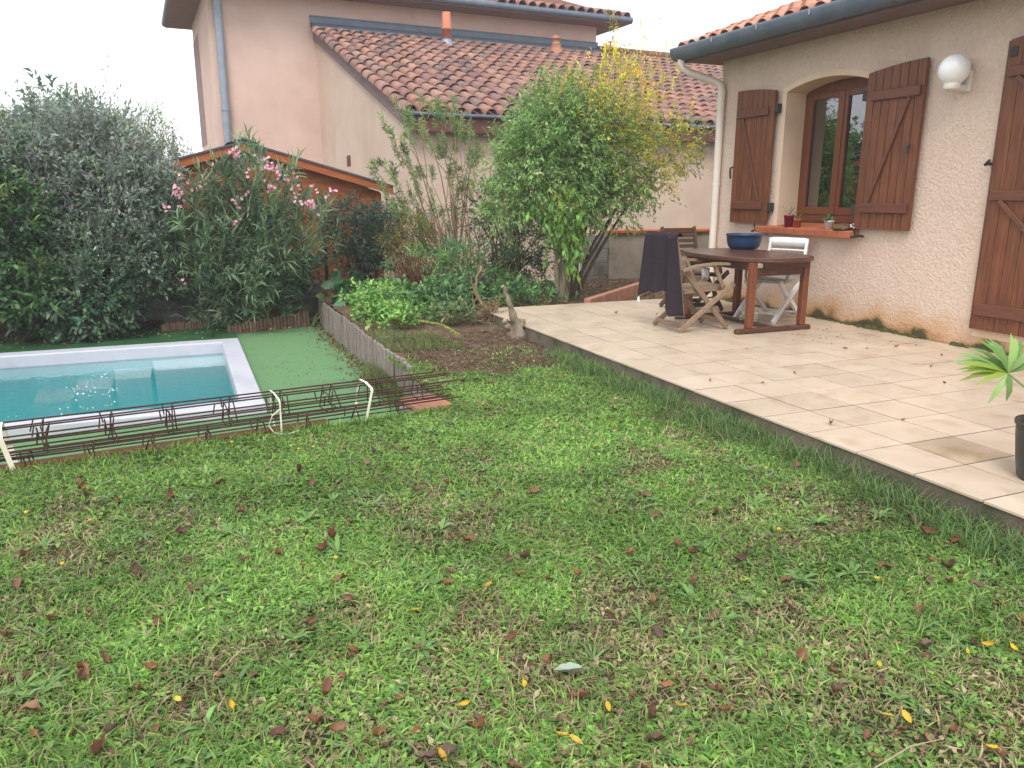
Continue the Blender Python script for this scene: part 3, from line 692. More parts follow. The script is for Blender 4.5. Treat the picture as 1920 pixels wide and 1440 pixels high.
# narrow window recess on the left wall
wv0, wv1 = float(onU(371, 180, UL)[1]), float(onU(381, 180, UL)[1])
sw = MB(); sw.box((UL-.006, min(wv0, wv1), 2.4), (UL-.001, max(wv0, wv1), 5.0)); sw.build('window_shutter', 'soffit_far', nh, True)
# eaves
OV = .62
MB().box((UL-OV, VM-OV, ZS+.001), (UR+OV, vfar+OV, ZS+.05)).build('soffit', 'soffit_far', nh, True)
gm = MB()
for a, b in (((UL-OV, VM-OV, ZS+.10), (UR+OV+.05, VM-OV, ZS+.10)), ((UL-OV, VM-OV, ZS+.10), (UL-OV, vfar+OV, ZS+.10))): gm.tube([a, b], .085, 12)
gm.build('gutter', 'zinc', nh, True)
RZ = ZS+.17
hp = MB(); A = (UL-OV+.05, VM-OV+.05, RZ); B = (UR+OV-.05, VM-OV+.05, RZ); Cc = (UR+OV-.05, vfar+OV, RZ); Dd = (UL-OV+.05, vfar+OV, RZ); cx, cy = (UL+UR)/2, (VM+vfar)/2
E1 = (cx-1.2, cy, RZ+1.4); E2 = (cx+1.2, cy, RZ+1.4)
hp.add([A, B, Cc, Dd, E1, E2], [(0, 1, 5, 4), (1, 2, 5), (2, 3, 4, 5), (3, 0, 4)]).build('upper_roof', 'roof_under', nh, True)
nt_ = canal(.50, .115, .098).mesh('roof_tile_mesh', 'roof_tile', True)
upr = [o for o in nh.children if o.name.startswith('upper_roof')][0]
for c in range(14):
    for r_ in range(2):
        M = Matrix.Translation((UR+OV-.12-c*.27, VM-OV-.05+r_*.43, RZ+.0+r_*.12)) @ Matrix.Rotation(R_(90), 4, 'Z') @ Matrix.Rotation(-.26, 4, 'Y')
        inst('roof_tile', nt_, upr, M)
# downpipe on the corner
dpu = UL+.20
MB().tube([(dpu, VM-.09, ZS+.02), (dpu, VM-.09, 2.0), (dpu, VM-.09, -.4)], .085, 12).tube([(dpu, VM-.09, 2.95), (dpu, VM-.09, 3.02)], .1, 12).build('downpipe', 'zinc_light', nh, True)
# lean-to
EZ = float(np.mean([onV(757, 203, -.2)[2], onV(1272, 235, -.2)[2]])); TZ = float(np.mean([onV(600, 57, VM)[2], onV(1112, 98, VM)[2]]))
sl_ = (TZ-EZ)/(VM+.2); UE = 12.5
def rz(v): return EZ+sl_*(v+.2)
an = MB(); an.prism([(0, -.6), (VM-.001, -.6), (VM-.001, rz(VM)-.16), (0, rz(0)-.16)], 0, 0, .25)
an.box((.251, 0, -.6), (UE, .25, rz(0)-.16)); an.build('annex_wall', 'plaster_annex', nh, True)
# slot opening in the side wall
sv = float(onU(655, 302, 0)[1]); sz = float(onU(660, 302, 0)[2])
MB().box((-.004, sv-.12, sz-.10), (.05, sv+.20, sz+.12)).build('vent_opening', 'fascia', nh, True)
MB().box((-.02, -.26, EZ-.30), (UE, -.20, EZ-.02)).build('fascia', 'fascia', nh, True)
MB().prism([(-.26, EZ-.06), (VM-.01, rz(VM-.01)-.06), (VM-.01, rz(VM-.01)-.24), (-.26, EZ-.30)], 0, -.07, -.021).build('verge_board', 'soffit', nh, True)
MB().tube([(-.12, -.30, EZ-.045), (UE, -.30, EZ-.04)], .032, 10).build('gutter', 'zinc', nh, True)
fl = MB(); fl.box((-.12, VM-.05, rz(VM)+.02), (UR+.03, VM-.005, rz(VM)+.24)); fl.prism([(VM-.34, rz(VM-.34)+.10), (VM-.05, rz(VM)+.12), (VM-.05, rz(VM)+.10), (VM-.34, rz(VM-.34)+.085)], 0, -.10, UR+.02)
fl.box((-.13, VM-.07, rz(VM)+.24), (UR+.03, VM-.005, rz(VM)+.265)); fl.build('flashing', 'zinc', nh, True)
roof = MB(); PW = .275; nc = int((UE+.05)/PW); vs = []; fs = []
K = 5
for c in range(nc*K+1):
    u = -.05+c*PW/K; dz = -.045*abs(math.sin(math.pi*(c/K-.0)))
    for v in (-.24, VM-.02): vs.append((u, v, rz(v)+dz-.0))
for c in range(nc*K): fs.append((2*c, 2*c+2, 2*c+3, 2*c+1))
roof.add(vs, fs, True); roof = roof.build('annex_roof', 'roof_under', nh, True)
al = math.atan(sl_); rows = 16; stp = (VM+.12)/math.cos(al)/rows
base = canal(.50, .118, .10); bv = np.array(base.v); bt = []
for f in base.f: bt += [(f[0], f[1], f[2]), (f[0], f[2], f[3])]
bt = np.array(bt); SV = []; ST = []; SC = []; k = 0
for c in range(nc):
    for r_ in range(rows):
        s = r_*stp
        M = Matrix.Translation((-.05+c*PW+rng.normal(0, .006), -.30+s*math.cos(al), rz(-.30)+.012+s*math.sin(al)+rng.normal(0, .003))) @ Matrix.Rotation(R_(90)+rng.normal(0, .02), 4, 'Z') @ Matrix.Rotation(-al+.035+rng.normal(0, .01), 4, 'Y')
        if c < 18: inst('roof_tile', nt_, roof, M)
        else:
            Mn = np.array(M); SV.append(bv @ Mn[:3, :3].T+Mn[:3, 3]); ST.append(bt+k); k += len(bv); SC.append(np.full(len(bv), rng.random()))
Mn = np.array(NW); SVw = np.concatenate(SV) @ Mn[:3, :3].T+Mn[:3, 3]
tag(np_mesh('far_roof_tiles', SVw, np.concatenate(ST), 'roof_tile_far', roof, scal=np.concatenate(SC), smooth=True), kind='stuff')
# ridge line of the part beyond the tall house
MB().tube([(UR+.02, VM+.0, rz(VM)+.06), (UE, VM, rz(VM)+.06)], .14, 10).build('ridge', 'roof_under', nh, True)
# flue and vent
cp = onV(838, 98, VM-.9); cu_, cv, cz = float(cp[0]), VM-.9, rz(VM-.9)
MB().lathe([(.105, -.1), (.105, .36), (.115, .36), (.115, .41), (.098, .41), (.094, .74), (.08, .74), (.08, .65)], (cu_, cv, cz), 16).build('flue', 'flue', nh, True)
MB().lathe([(.19, -.03), (.15, .06), (.12, .14), (.118, .16)], (cu_, cv, cz), 16).build('flue_collar', 'zinc_light', nh, True)
cp = onV(1042, 110, VM-.8); cu_, cv, cz = float(cp[0]), VM-.8, rz(VM-.8)
MB().lathe([(.2, -.05), (.15, .12), (.12, .25), (.13, .26), (.10, .28), (.09, .36), (.14, .37), (.13, .41), (.04, .46), (.001, .47)], (cu_, cv, cz), 16).build('vent', 'kerb_pink', nh, True)

# ------------------------------------------------------------------ garden shed behind the low wall
SY = 7.45; pk = ony(455, 268, SY); er = ony(725, 348, SY); hw = er[0]-pk[0]; px_, pz_ = pk[0], pk[2]; ezz = er[2]; slp = (pz_-ezz)/hw
shed = thing('garden_shed', 'orange stained timber shed with low gable behind the pink oleander', 'shed', (px_, SY, TURF))
wlx, wrx = px_-hw+.10, px_+hw-.10
def top_at(x): return pz_-.10-slp*abs(x-px_)
z = TURF-.02; ph = .128
while z < pz_-.12:
    z1 = z+ph; xs = [wlx, wrx]
    def lim(zz): return (pz_-.10-zz)/slp
    a0 = max(wlx, px_-lim(z)); a1 = min(wrx, px_+lim(z)); b0 = max(wlx, px_-lim(z1)) if z1 < pz_-.10 else px_; b1 = min(wrx, px_+lim(z1)) if z1 < pz_-.10 else px_
    if a1-a0 > .05: MB().prism([(a0, z+.004), (a1, z+.004), (b1, min(z1, pz_-.10)), (b0, min(z1, pz_-.10))], 1, SY, SY+.028).build('plank', 'shed_plank', shed)
    z = z1
MB().prism([(wlx, ezz-.2), (wrx, ezz-.2), (wrx, top_at(wrx)-.01), (px_, pz_-.11), (wlx, top_at(wlx)-.01)], 1, SY+.029, SY+.04).build('gable_backing', 'fascia', shed)
MB().box((wlx+.03, SY+.045, TURF-.05), (wrx-.03, SY+1.6, ezz-.15)).build('side_walls', 'shed_plank', shed)
for sg in (-1, 1):
    p0 = (px_+sg*.0, pz_); p1 = (px_+sg*(hw+.06), pz_-slp*(hw+.06))
    MB().prism([(p0[0], p0[1]-.005), (p1[0], p1[1]-.005), (p1[0], p1[1]-.105), (p0[0], p0[1]-.105)], 1, SY-.13, SY-.10).build('fascia_board', 'shed_fascia', shed)
    MB().prism([(p0[0], p0[1]+.02), (p1[0], p1[1]+.02), (p1[0], p1[1]-.004), (p0[0], p0[1]-.004)], 1, SY-.15, SY+1.75).build('roof_slope', 'felt', shed)
    MB().cbox((px_+sg*(hw-.13)-.04, SY-.03, TURF-.03), (px_+sg*(hw-.13)+.04, SY-.001, ezz-.10), .004).build('corner_post', 'shed_fascia', shed)
MB().prism([(px_-.20, pz_-.01), (px_, pz_+.06), (px_+.20, pz_-.01), (px_, pz_+.035)], 1, SY-.16, SY+1.75).build('ridge_cap', 'felt', shed)

# ------------------------------------------------------------------ low boundary walls
lw = thing('low_block_wall', 'low grey concrete block wall running under the garden shed', 'wall', (-3, 6.97, TURF))
for r_ in range(2):
    for c in range(15):
        a = -6.6+c*.45+(.22 if r_ else 0)
        MB().cbox((a+.004, 6.95, TURF-.02+r_*.225), (a+.446, 7.13, TURF+.20+r_*.225), .005).build('block', 'block', lw)
MB().cbox((-6.6, 6.93, .035), (.35, 7.15, .062), .005).build('coping', 'zinc_light', lw)
gw = thing('grey_block_wall', 'bare concrete block wall with terracotta coping behind the patio table', 'wall', (3, 6.97, -.1))
for r_ in range(4):
    for c in range(12):
        a = .42+c*.45+(.22 if r_ % 2 else 0); zz = -.22+r_*.205
        if a > 3.1 or a < 2.3: continue
        MB().cbox((a+.004, 6.95, zz), (a+.446, 7.13, zz+.20), .005).build('block', 'block', gw)
MB().cbox((3.13, 6.93, -.3), (6.2, 7.14, .62), .005).build('rendered_panel', 'render_grey', gw)
for c in range(10):
    a = 3.12+c*.30; MB().cbox((a+.003, 6.88, .622), (a+.297, 7.18, .665), .006).build('coping_tile', 'terracotta', gw)
MB().tube([(2.62, 6.90, .42), (2.62, 6.90, .05), (2.55, 6.90, .02), (2.40, 6.90, .02)], .025, 8).build('drain_pipe', 'pvc', gw)
# yellow pencil-like tool left on the coping
tl0 = ony(1235, 424, 6.98); tl1 = ony(1300, 424, 6.98)
tag(MB().tube([(tl0[0], 6.98, .677), ((tl0[0]+tl1[0])/2+.1, 6.98, .677)], .010, 8).tube([((tl0[0]+tl1[0])/2+.1, 6.98, .680), (tl1[0], 6.98, .680)], .014, 8).build('hand_tool', 'stripe_yellow' if 'stripe_yellow' in MATS else 'terracotta'), 'long thin tool lying on the terracotta wall coping', 'tool')
# chain-link fence
cf = thing('chain_link_fence', 'sagging chain-link fence on dark green posts behind the shrubs', 'fence', (.6, 6.85, -.3))
for x in (-1.17, .62, 2.3): MB().tube([(x, 6.86, -.4), (x, 6.86, 1.05)], .022, 8).build('post', 'green_post', cf)
wr = MB(); s_ = .06
for i in range(int(3.5/s_)+18):
    for sg in (1, -1):
        x0 = -1.17+i*s_ if sg > 0 else -1.17+i*s_-1.0; a = max(-1.17, x0 if sg > 0 else x0); 
        pts = []
        for t in (0, 1):
            x = -1.17+i*s_-(1.0-t if sg > 0 else t)*1.0; pts.append((x, .0+t*1.0))
        (xa, za), (xb, zb_) = pts
        if xb < xa: (xa, za), (xb, zb_) = (xb, zb_), (xa, za)
        lo, hi = max(xa, -1.17), min(xb, 2.3)
        if hi-lo < .03: continue
        f_ = lambda x: za+(zb_-za)*(x-xa)/(xb-xa)
        wr.tube([(lo, 6.84, f_(lo)), (hi, 6.84, f_(hi))], .0022, 3, False)
tag(wr.build('wire_mesh', 'wire', cf, fix=False), kind='stuff')

# ------------------------------------------------------------------ patio table
TZ_ = .665; tcx, tcy, tax, tay = 2.0, 2.38, .43, .66
table = thing('patio_table', 'oval dark teak patio table with trestle legs standing on the terrace', 'table', (tcx, tcy, 0))
ns = 13
def half_x(y): t = min(1, abs(y-tcy)/tay); return tax*(1-t**2.6)**(1/2.6)
for i in range(ns):                                       # slats run along y, cut to the oval
    a = -tax+2*tax*i/ns+.002; b = -tax+2*tax*(i+1)/ns-.002
    hy = lambda x: tay*(max(0, 1-(abs(x)/tax)**2.6))**(1/2.6)
    if hy((a+b)/2) < .1: continue
    pts = [(a, -hy(a)), ((a+b)/2, -hy((a+b)/2)), (b, -hy(b)), (b, hy(b)), ((a+b)/2, hy((a+b)/2)), (a, hy(a))]
    MB().prism([(tcx+p[0], tcy+p[1]) for p in pts], 2, TZ_-.024, TZ_).build('slat', 'teak_dark', table)
rimo = MB(); N_ = 48; th = [2*math.pi*k/N_ for k in range(N_)]
def sup(t, s): c, q = math.cos(t), math.sin(t); return (tcx+math.copysign(abs(c)**(2/2.6), c)*(tax+s), tcy+math.copysign(abs(q)**(2/2.6), q)*(tay+s))
L_ = [[(*sup(t, s), z) for t in th] for s, z in ((-.05, TZ_+.002), (.012, TZ_+.002), (.018, TZ_-.004), (.018, TZ_-.030), (.01, TZ_-.036), (-.05, TZ_-.036))]
vs = [v for r in L_ for v in r]; fs = [(k*N_+q, k*N_+(q+1) % N_, (k+1)*N_+(q+1) % N_, (k+1)*N_+q) for k in range(5) for q in range(N_)]
rimo.add(vs, fs).build('rim', 'teak_dark', table)
ty0, ty1 = 1.87, 2.79
for y in (ty0, ty1):
    xa, xb = (1.68, 2.27)
    for x in (xa, xb): MB().cbox((x-.032, y-.03, .045), (x+.032, y+.03, TZ_-.037), .006).build('leg', 'teak_orange', table)
    MB().cbox((xa-.14, y-.035, 0.001), (xb+.10, y+.035, .044), .012).build('foot_rail', 'teak_dark', table)
    MB().cbox((xa+.033, y-.016, .505), (xb-.033, y+.016, .575), .005).build('trestle_rail', 'teak_dark', table)
for x in (1.68, 2.27): MB().cbox((x-.02, ty0+.031, TZ_-.11), (x+.02, ty1-.031, TZ_-.037), .004).build('apron', 'teak_dark', table)
for y in (tcy-.56, tcy+.54): MB().cbox((tcx-.24, y-.02, TZ_-.09), (tcx+.24, y+.02, TZ_-.037), .004).build('apron', 'teak_dark', table)
MB().cbox((tcx-.03, ty0+.036, .010), (tcx+.03, ty1-.036, .04), .005).build('stretcher', 'teak_dark', table)

# ------------------------------------------------------------------ chairs: local +x faces the sitter's front, y to the left
def folding_chair(name, label, loc, rz, m, arms=True, w=.43, backtop=.86, slats=5, seat_m=None):
    c = thing(name, label, 'chair', loc, rz, 'folding chairs round the patio table')
    h = w/2; ms = seat_m or m
    for s in (-1, 1):
        y = s*h
        MB().bar((-.28, y, .012), (.28, y, .42), .024, .048, .005).build('leg', m, c, True)              # rear foot to front seat
        y2 = s*(h-.027)
        MB().bar((.25, y2, .012), (-.27, y2, .58 if arms else .52), .024, .048, .005).build('leg', m, c, True)   # front foot up to the back
        MB().bar((-.26, y2, .50), (-.36, y2, backtop), .024, .045, .004).build('back_post', m, c, True)
        if arms:
            pth = [(-.30, y+s*.015, .55), (-.15, y+s*.02, .59), (.05, y+s*.02, .605), (.20, y+s*.015, .60)]
            for a, b in zip(pth, pth[1:]): pass
            ar = MB()
            vs = []
            for (x, yy, z) in pth: vs += [(x, yy-.026, z-.011), (x, yy+.026, z-.011), (x, yy+.026, z+.011), (x, yy-.026, z+.011)]
            fs = [(k*4+q, k*4+(q+1) % 4, k*4+4+(q+1) % 4, k*4+4+q) for k in range(3) for q in range(4)]+[(3, 2, 1, 0), (12, 13, 14, 15)]
            ar.add(vs, fs).build('armrest', m, c, True)
            MB().bar((.05, y, .60), (.16, y, .39), .022, .036, .004).build('arm_support', m, c, True)
    n = 7
    for i in range(n):
        x = -.20+i*.40/(n-1); MB().cbox((x-.027, -h+.042, .385-.02*(1-i/(n-1))), (x+.027, h-.042, .403-.02*(1-i/(n-1))), .004).build('seat_slat', ms, c, True)
    for s in (-1, 1): MB().bar((-.22, s*(h-.055), .355), (.22, s*(h-.055), .375), .02, .035, .003).build('seat_rail', ms, c, True)
    for i in range(slats):
        t = (i+.6)/slats; z = .56+(backtop-.57)*t; x = -.262-.10*(z-.5)/(backtop-.5)
        MB().cbox((x-.008, -h+.042, z-.020), (x+.008, h-.042, z+.020), .004).build('back_slat', ms, c, True)
    MB().bar((-.25, -h, .055), (-.25, h, .055), .045, .018, .003, up=(1, 0, 0)).build('stretcher', m, c, True)
    MB().bar((.20, -h+.03, .075), (.20, h-.03, .075), .045, .018, .003, up=(1, 0, 0)).build('stretcher', m, c, True)
    return c
gcx, gcy = 1.41, 2.335
ch1 = folding_chair('folding_chair', 'weathered grey wooden folding armchair with a dark towel over its back', (gcx, gcy, 0), R_(-1), 'teak_grey')
ch2 = folding_chair('folding_chair', 'dark slatted wooden folding armchair standing between the table and the grey wall', (2.12, 3.33, 0), R_(-92), 'teak_brown', w=.46)
ch4 = None if True else folding_chair('folding_chair', 'brown wooden folding armchair partly hidden behind the towel and the grey armchair', (1.58, 2.95, 0), R_(-35), 'teak_brown', w=.40, backtop=.72)
# white plastic folding chair
wc = thing('plastic_chair', 'white plastic folding chair tucked under the table beside the house wall', 'chair', (2.46, 2.50, 0), R_(204), 'folding chairs round the patio table')
for s in (-1, 1):
    y = s*.20
    for path, mm in (([(.36, y, .012), (.15, y, .16), (-.05, y, .28), (-.24, y, .40)], 'white_plastic'), ([(-.30, y*.88, .012), (-.08, y*.88, .17), (.08, y*.88, .27), (.22, y*.88, .39)], 'white_plastic')):
        a = MB(); vs = []
        for k, (x, yy, z) in enumerate(path):
            d = Vector(path[min(k+1, 3)])-Vector(path[max(k-1, 0)]); nrm = Vector((-d.z, 0, d.x)).normalized()*.022
            for o_ in (-.014, .014):
                for q in (1, -1): vs.append((x+nrm.x*q, yy+o_, z+nrm.z*q))
        fs = []
        for k in range(3):
            b = k*4
            for p, q in ((0, 1), (1, 3), (3, 2), (2, 0)): fs.append((b+p, b+q, b+4+q, b+4+p))
        fs += [(0, 1, 3, 2), (12, 13, 15, 14)]
        a.add(vs, fs).build('leg', mm, wc, True)
    MB().bar((-.22, y*.95, .40), (-.30, y*.95, .77), .026, .04, .006).build('back_post', 'white_plastic', wc, True)
    MB().bar((-.24, s*.235, .56), (.14, s*.235, .575), .04, .02, .006).build('armrest', 'off_white_plastic', wc, True)
    MB().bar((.10, s*.235, .565), (.16, s*.21, .40), .022, .03, .005).build('arm_support', 'grey_plastic', wc, True)
st_ = MB(); pts = [(-.20, -.20), (.16, -.21), (.23, -.16), (.25, 0), (.23, .16), (.16, .21), (-.20, .20)]
st_.prism(pts, 2, .375, .40).build('seat', 'grey_plastic', wc, True)
for z0_, z1_, x_ in ((.655, .672, -.277), (.70, .785, -.292)):
    b = MB(); vs = []; fs = []
    for k in range(9):
        y = -.205+.41*k/8; dx = -.03*(1-(y/.205)**2)
        for z in (z0_, z1_):
            for t in (0, .018): vs.append((x_+dx+t-.03*(z-z0_), y, z+(.0 if abs(y) < .19 else -.008*(z > z0_))))
    for k in range(8):
        b_ = k*4
        for p, q in ((0, 1), (1, 3), (3, 2), (2, 0)): fs.append((b_+p, b_+q, b_+4+q, b_+4+p))
    fs += [(0, 1, 3, 2), (32, 33, 35, 34)]
    b.add(vs, fs, True).build('back_panel', 'white_plastic', wc, True)
MB().bar((-.25, -.2, .05), (-.25, .2, .05), .03, .02, .004).build('stretcher', 'white_plastic', wc, True)
MB().bar((.27, -.19, .09), (.27, .19, .09), .03, .02, .004).build('stretcher', 'white_plastic', wc, True)

# towel: hung over the grey chair's back, falling in folds on the outer side
def towel():
    x0 = gcx-.365; nu, nv = 28, 34; vs = []; ztop = .875
    def pt(u, v):
        # u across (0 far .. 1 near), v down
        y = gcy+.235-.50*u; drop = .50+.05*math.sin(u*5)+(.26 if u > .62 else 0)*min(1, (u-.62)/.14)+(.10*max(0, .18-u)/.18)
        if u > .62: y -= .10*v*(u-.62)/.38
        y += .10*v*(0.5-u)*(-.35)+ (.07*v*max(0, .3-u)/.3)
        fold = .022*math.sin(u*17+1.2*v)*v**.7+.030*math.exp(-((u-.72)/.07)**2)*v
        x = x0-.030-.10*v**.8*.35-fold+.03*v
        if u > .62: x += .05*v
        z = ztop-drop*v
        return x, y, z
    fr, bk = [], []
    for j in range(nv+1):
        for i in range(nu+1):
            u = i/nu; v = j/nv
            if v < .12:                                  # over the top, from the inner side
                t = v/.12; a = math.pi*t
                x, y, z = pt(u, 0); vs.append((x0+.030*math.cos(a)+0, y, ztop-.030+.03*math.sin(a)+.004))
            else: vs.append(pt(u, (v-.12)/.88))
    q = nu+1; fs = [(j*q+i, j*q+i+1, (j+1)*q+i+1, (j+1)*q+i) for j in range(nv) for i in range(nu)]
    tw = MB().add(vs, fs, True).build('towel', 'towel')
    md = tw.modifiers.new('thick', 'SOLIDIFY'); md.thickness = .006; md.offset = 0
    hem = MB(); hem.tube([vs[nv*q+i] for i in range(nu+1)], .005, 5); hem.tube([vs[j*q+nu] for j in range(6, nv+1, 2)], .004, 5)
    hem.build('hem', 'towel_hem', tw)
    c = vs[nv*q+1]; MB().prism([(c[1]-.015, c[2]-.06), (c[1]+.03, c[2]-.055), (c[1]+.02, c[2]+.0), (c[1]-.005, c[2]+.005)], 0, c[0]-.001, c[0]+.001).build('care_tag', 'white_plastic', tw)
    return tag(tw, 'dark purple towel draped over the back of the grey armchair', 'towel')
towel()
# blue basin
bc = onz(1394, 462, TZ_+.004); bc = (1.98, 2.22, TZ_+.003)
bc = tuple(onz(1394, 467, TZ_)[:2])+(TZ_+.003,)
bas = thing('basin', 'blue plastic mixing bowl with pouring lip standing on the patio table', 'bowl', bc)
MB().lathe([(.001, 0), (.118, 0), (.138, .006), (.158, .035), (.171, .09), (.175, .135), (.186, .138), (.188, .146), (.180, .150), (.170, .147), (.165, .09), (.150, .042), (.13, .012), (.001, .01)], bc, 40).build('bowl', 'blue_plastic', bas)
d_ = CB[0]; hb = MB(); hx = Vector((d_[0], d_[1], 0)).normalized(); hy_ = Vector((-hx.y, hx.x, 0)); p = Vector(bc)
pts = [p+hx*.175+hy_*.06, p+hx*.235+hy_*.03, p+hx*.245, p+hx*.235-hy_*.03, p+hx*.175-hy_*.06]
hb.add([v+Vector((0, 0, .137)) for v in pts]+[v+Vector((0, 0, .149)) for v in pts], [(0, 1, 2, 3, 4), (9, 8, 7, 6, 5)]+[(i, (i+1) % 5, 5+(i+1) % 5, 5+i) for i in range(5)]).build('pouring_lip', 'blue_plastic', bas)
# striped pot under the table
sp_ = onz(1405, 602, 0); sp_ = onz(1405, 606, 0)
pot = thing('striped_pot', 'small ceramic pot with green and cream stripes on the tiles under the table', 'pot', (sp_[0], sp_[1], 0))
prof = [(.001, .001), (.072, .001), (.078, .012), (.082, .05), (.084, .085), (.086, .115), (.080, .118), (.076, .10), (.07, .02), (.001, .012)]
MB().lathe(prof, (sp_[0], sp_[1], 0), 28).build('body', 'stripe_ceramic', pot)
for z, mm in ((.022, 'stripe_teal'), (.042, 'stripe_green'), (.066, 'stripe_teal'), (.088, 'stripe_green')):
    MB().lathe([(.0835, z), (.0862, z+.001), (.0866, z+.009), (.084, z+.01)], (sp_[0], sp_[1], 0), 28).build('stripe', mm, pot)
MB().tube([(sp_[0]-.083, sp_[1], .09), (sp_[0]-.115, sp_[1], .08), (sp_[0]-.112, sp_[1], .045), (sp_[0]-.082, sp_[1], .035)], .006, 6).build('handle', 'stripe_ceramic', pot)
# white cup on the chair behind
cpx = onz(1322, 524, .404)
cu2 = thing('cup', 'white plastic beaker standing on the seat of a wooden chair behind the table', 'cup', (cpx[0], cpx[1], .404))
MB().lathe([(.001, 0), (.032, 0), (.04, .11), (.037, .11), (.03, .006), (.001, .006)], (cpx[0], cpx[1], .404), 20).build('wall', 'white_plastic', cu2)

# ------------------------------------------------------------------ things on the window sill
def grass_plant(c, n, L, W, pal, parent, name='leaves', spread=.8, curl=.35):
    P = np.array(c)+rng.normal(0, .008, (n, 3))*[1, 1, 0]; D = unit(rng.standard_normal((n, 3))*[spread, spread, .25]+[0, 0, .75])
    V, T, k = leaves(P, D, np.tile([0., 0, 1], (n, 1))+rng.normal(0, .3, (n, 3)), L*rng.uniform(.6, 1.2, n), W, 'h6', .1, curl)
    return np_mesh(name, V, T, 'leaf', parent, colours(n, k, pal))
GP = [(.10, .22, .05), (.16, .30, .08), (.07, .16, .04)]
sx = WX-.045; sillz = zb+.012
for nm, lab, pxx, rad, hh, mm, pl in (('flower_pot', 'magenta plastic pot at the end of the brick window sill', 1480, .052, .125, 'magenta', 1), ('flower_pot', 'small terracotta pot next to the magenta pot on the sill', 1496, .040, .085, 'terracotta', 1), ('flower_pot', 'white pot with a leafy green plant on the window sill', 1556, .045, .085, 'white_plastic', 2)):
    c = onx(pxx, 405, sx); b = (sx, c[1], sillz)
    t = thing(nm, lab, 'pot', b, 0, 'pots on the window sill')
    MB().lathe([(.001, .001), (rad*.78, .001), (rad*.98, hh*.86), (rad*1.06, hh*.86), (rad*1.06, hh), (rad*.95, hh), (rad*.9, hh*.85), (.001, hh*.84)], b, 22).build('pot', mm, t)
    grass_plant((b[0], b[1], b[2]+hh*.9), 9 if pl == 1 else 26, .15 if pl == 1 else .085, .010 if pl == 1 else .020, GP, t)
c = onx(1582, 415, sx)
tt = thing('tortoise_ornament', 'brown tortoise ornament with black and white head on the sill', 'ornament', (sx, c[1], sillz))
shl = MB(); shl.lathe([(.001, .062)]+[(.085*math.sin(t), .014+.05*math.cos(t)) for t in np.linspace(.1, 1.57, 9)]+[(.088, .008), (.06, .002)], (sx, c[1], sillz), 22).build('shell', 'shell_brown', tt)
MB().lathe([(.0845, .008), (.091, .011), (.091, .017), (.084, .020)], (sx, c[1], sillz), 22).build('shell_rim', 'black_paint', tt)
hd = (sx, c[1]-.125, sillz+.034)
MB().lathe([(.001, .034)]+[(.038*math.sin(t), .034*math.cos(t)) for t in np.linspace(.1, 3.0, 10)], hd, 16).build('head', 'black_paint', tt)
for k in range(16):
    a = rdir(1)[0]; q = Vector(hd)+Vector((a[0]*.037, a[1]*.037, a[2]*.033))
    if a[0] < .3: MB().lathe([(.001, .006), (.006, .003), (.006, -.003), (.001, -.006)], q, 8).build('spot', 'white_plastic', tt)
for dy in (-.055, .05): MB().lathe([(.001, .0), (.016, .002), (.018, .018), (.01, .024)], (sx-.055, c[1]+dy, sillz), 10).build('foot', 'shell_brown', tt)

# ------------------------------------------------------------------ potted fan palm at the terrace edge
pc = onz(1964, 900, 0); pc[2] = 0
palm = thing('potted_palm', 'young fan palm in a tall black pot on the terrace', 'potted palm', tuple(pc))
prr = .155
MB().lathe([(.001, .002), (.11, .002), (.118, .01), (.132, .09), (.145, .19), (.149, .24), (.155, .242), (.155, .256), (.142, .256), (.14, .225), (.001, .22)], pc, 36).build('pot', 'black_pot', palm)
MB().lathe([(.001, .223), (.139, .225)], pc, 24).build('soil', 'soil', palm)
fol = Fol(); stm = MB()
fans = [(onz(1890, 700, .50), np.array([-.95, -.1, .35])), (pc+np.array([.26, -.16, .42]), np.array([.8, -.5, .3])), (pc+np.array([.30, .0, .36]), np.array([.9, -.1, .2]))]
fd = ray(1890, 700); tpal = ((pc-CAM) @ CB[2])/(fd @ CB[2])*1.0; hub = CAM+fd*tpal
fans[0] = (hub, None)
rgt, upv = CB[0], CB[1]
for fi, (h_, ax) in enumerate(fans):
    stm.tube([pc+np.array([0, 0, .27]), pc+(h_-pc)*np.array([.35, .35, .6])+np.array([0, 0, .08]), h_], [.007, .006, .005], 6)
    if fi == 0:
        angs = np.radians(np.concatenate([np.linspace(172, 108, 11), np.linspace(98, 20, 11), [188, 199, 246, 262]])); Ls = np.concatenate([np.array([.20, .21, .215, .22, .22, .215, .21, .205, .2, .2, .2]), np.full(11, .19), [.19, .17, .16, .13]])
        for a, L in zip(angs, Ls):
            D = unit(rgt*math.cos(a)+upv*math.sin(a)*.72+CB[2]*rng.normal(.15, .2))
            for s2, o2 in ((0, 0),):
                V, T, k = leaves(np.array([h_]), D[None], unit((-CB[2]+np.array([0, 0, .9])))[None], L*rng.uniform(.93, 1.05), .030, 'h6', .30, .14)
                yel = a > 2.75 and a < 3.7
                fol.add(V, T, colours(1, k, [(.30, .40, .06)] if yel else [(.13, .30, .06), (.20, .36, .09), (.26, .42, .14)]))
    else:
        axn = unit(ax); s0 = unit(np.cross(axn, [0, 0, 1]))
        for a in np.linspace(-1.9, 1.9, 15):
            D = unit(axn*math.cos(a)+s0*math.sin(a)+np.array([0, 0, .1]))
            V, T, k = leaves(np.array([h_]), D[None], np.array([[0, 0, 1.]]), .26, .03, 'h6', .28, .2); fol.add(V, T, colours(1, k, [(.13, .30, .06), (.20, .36, .09)]))
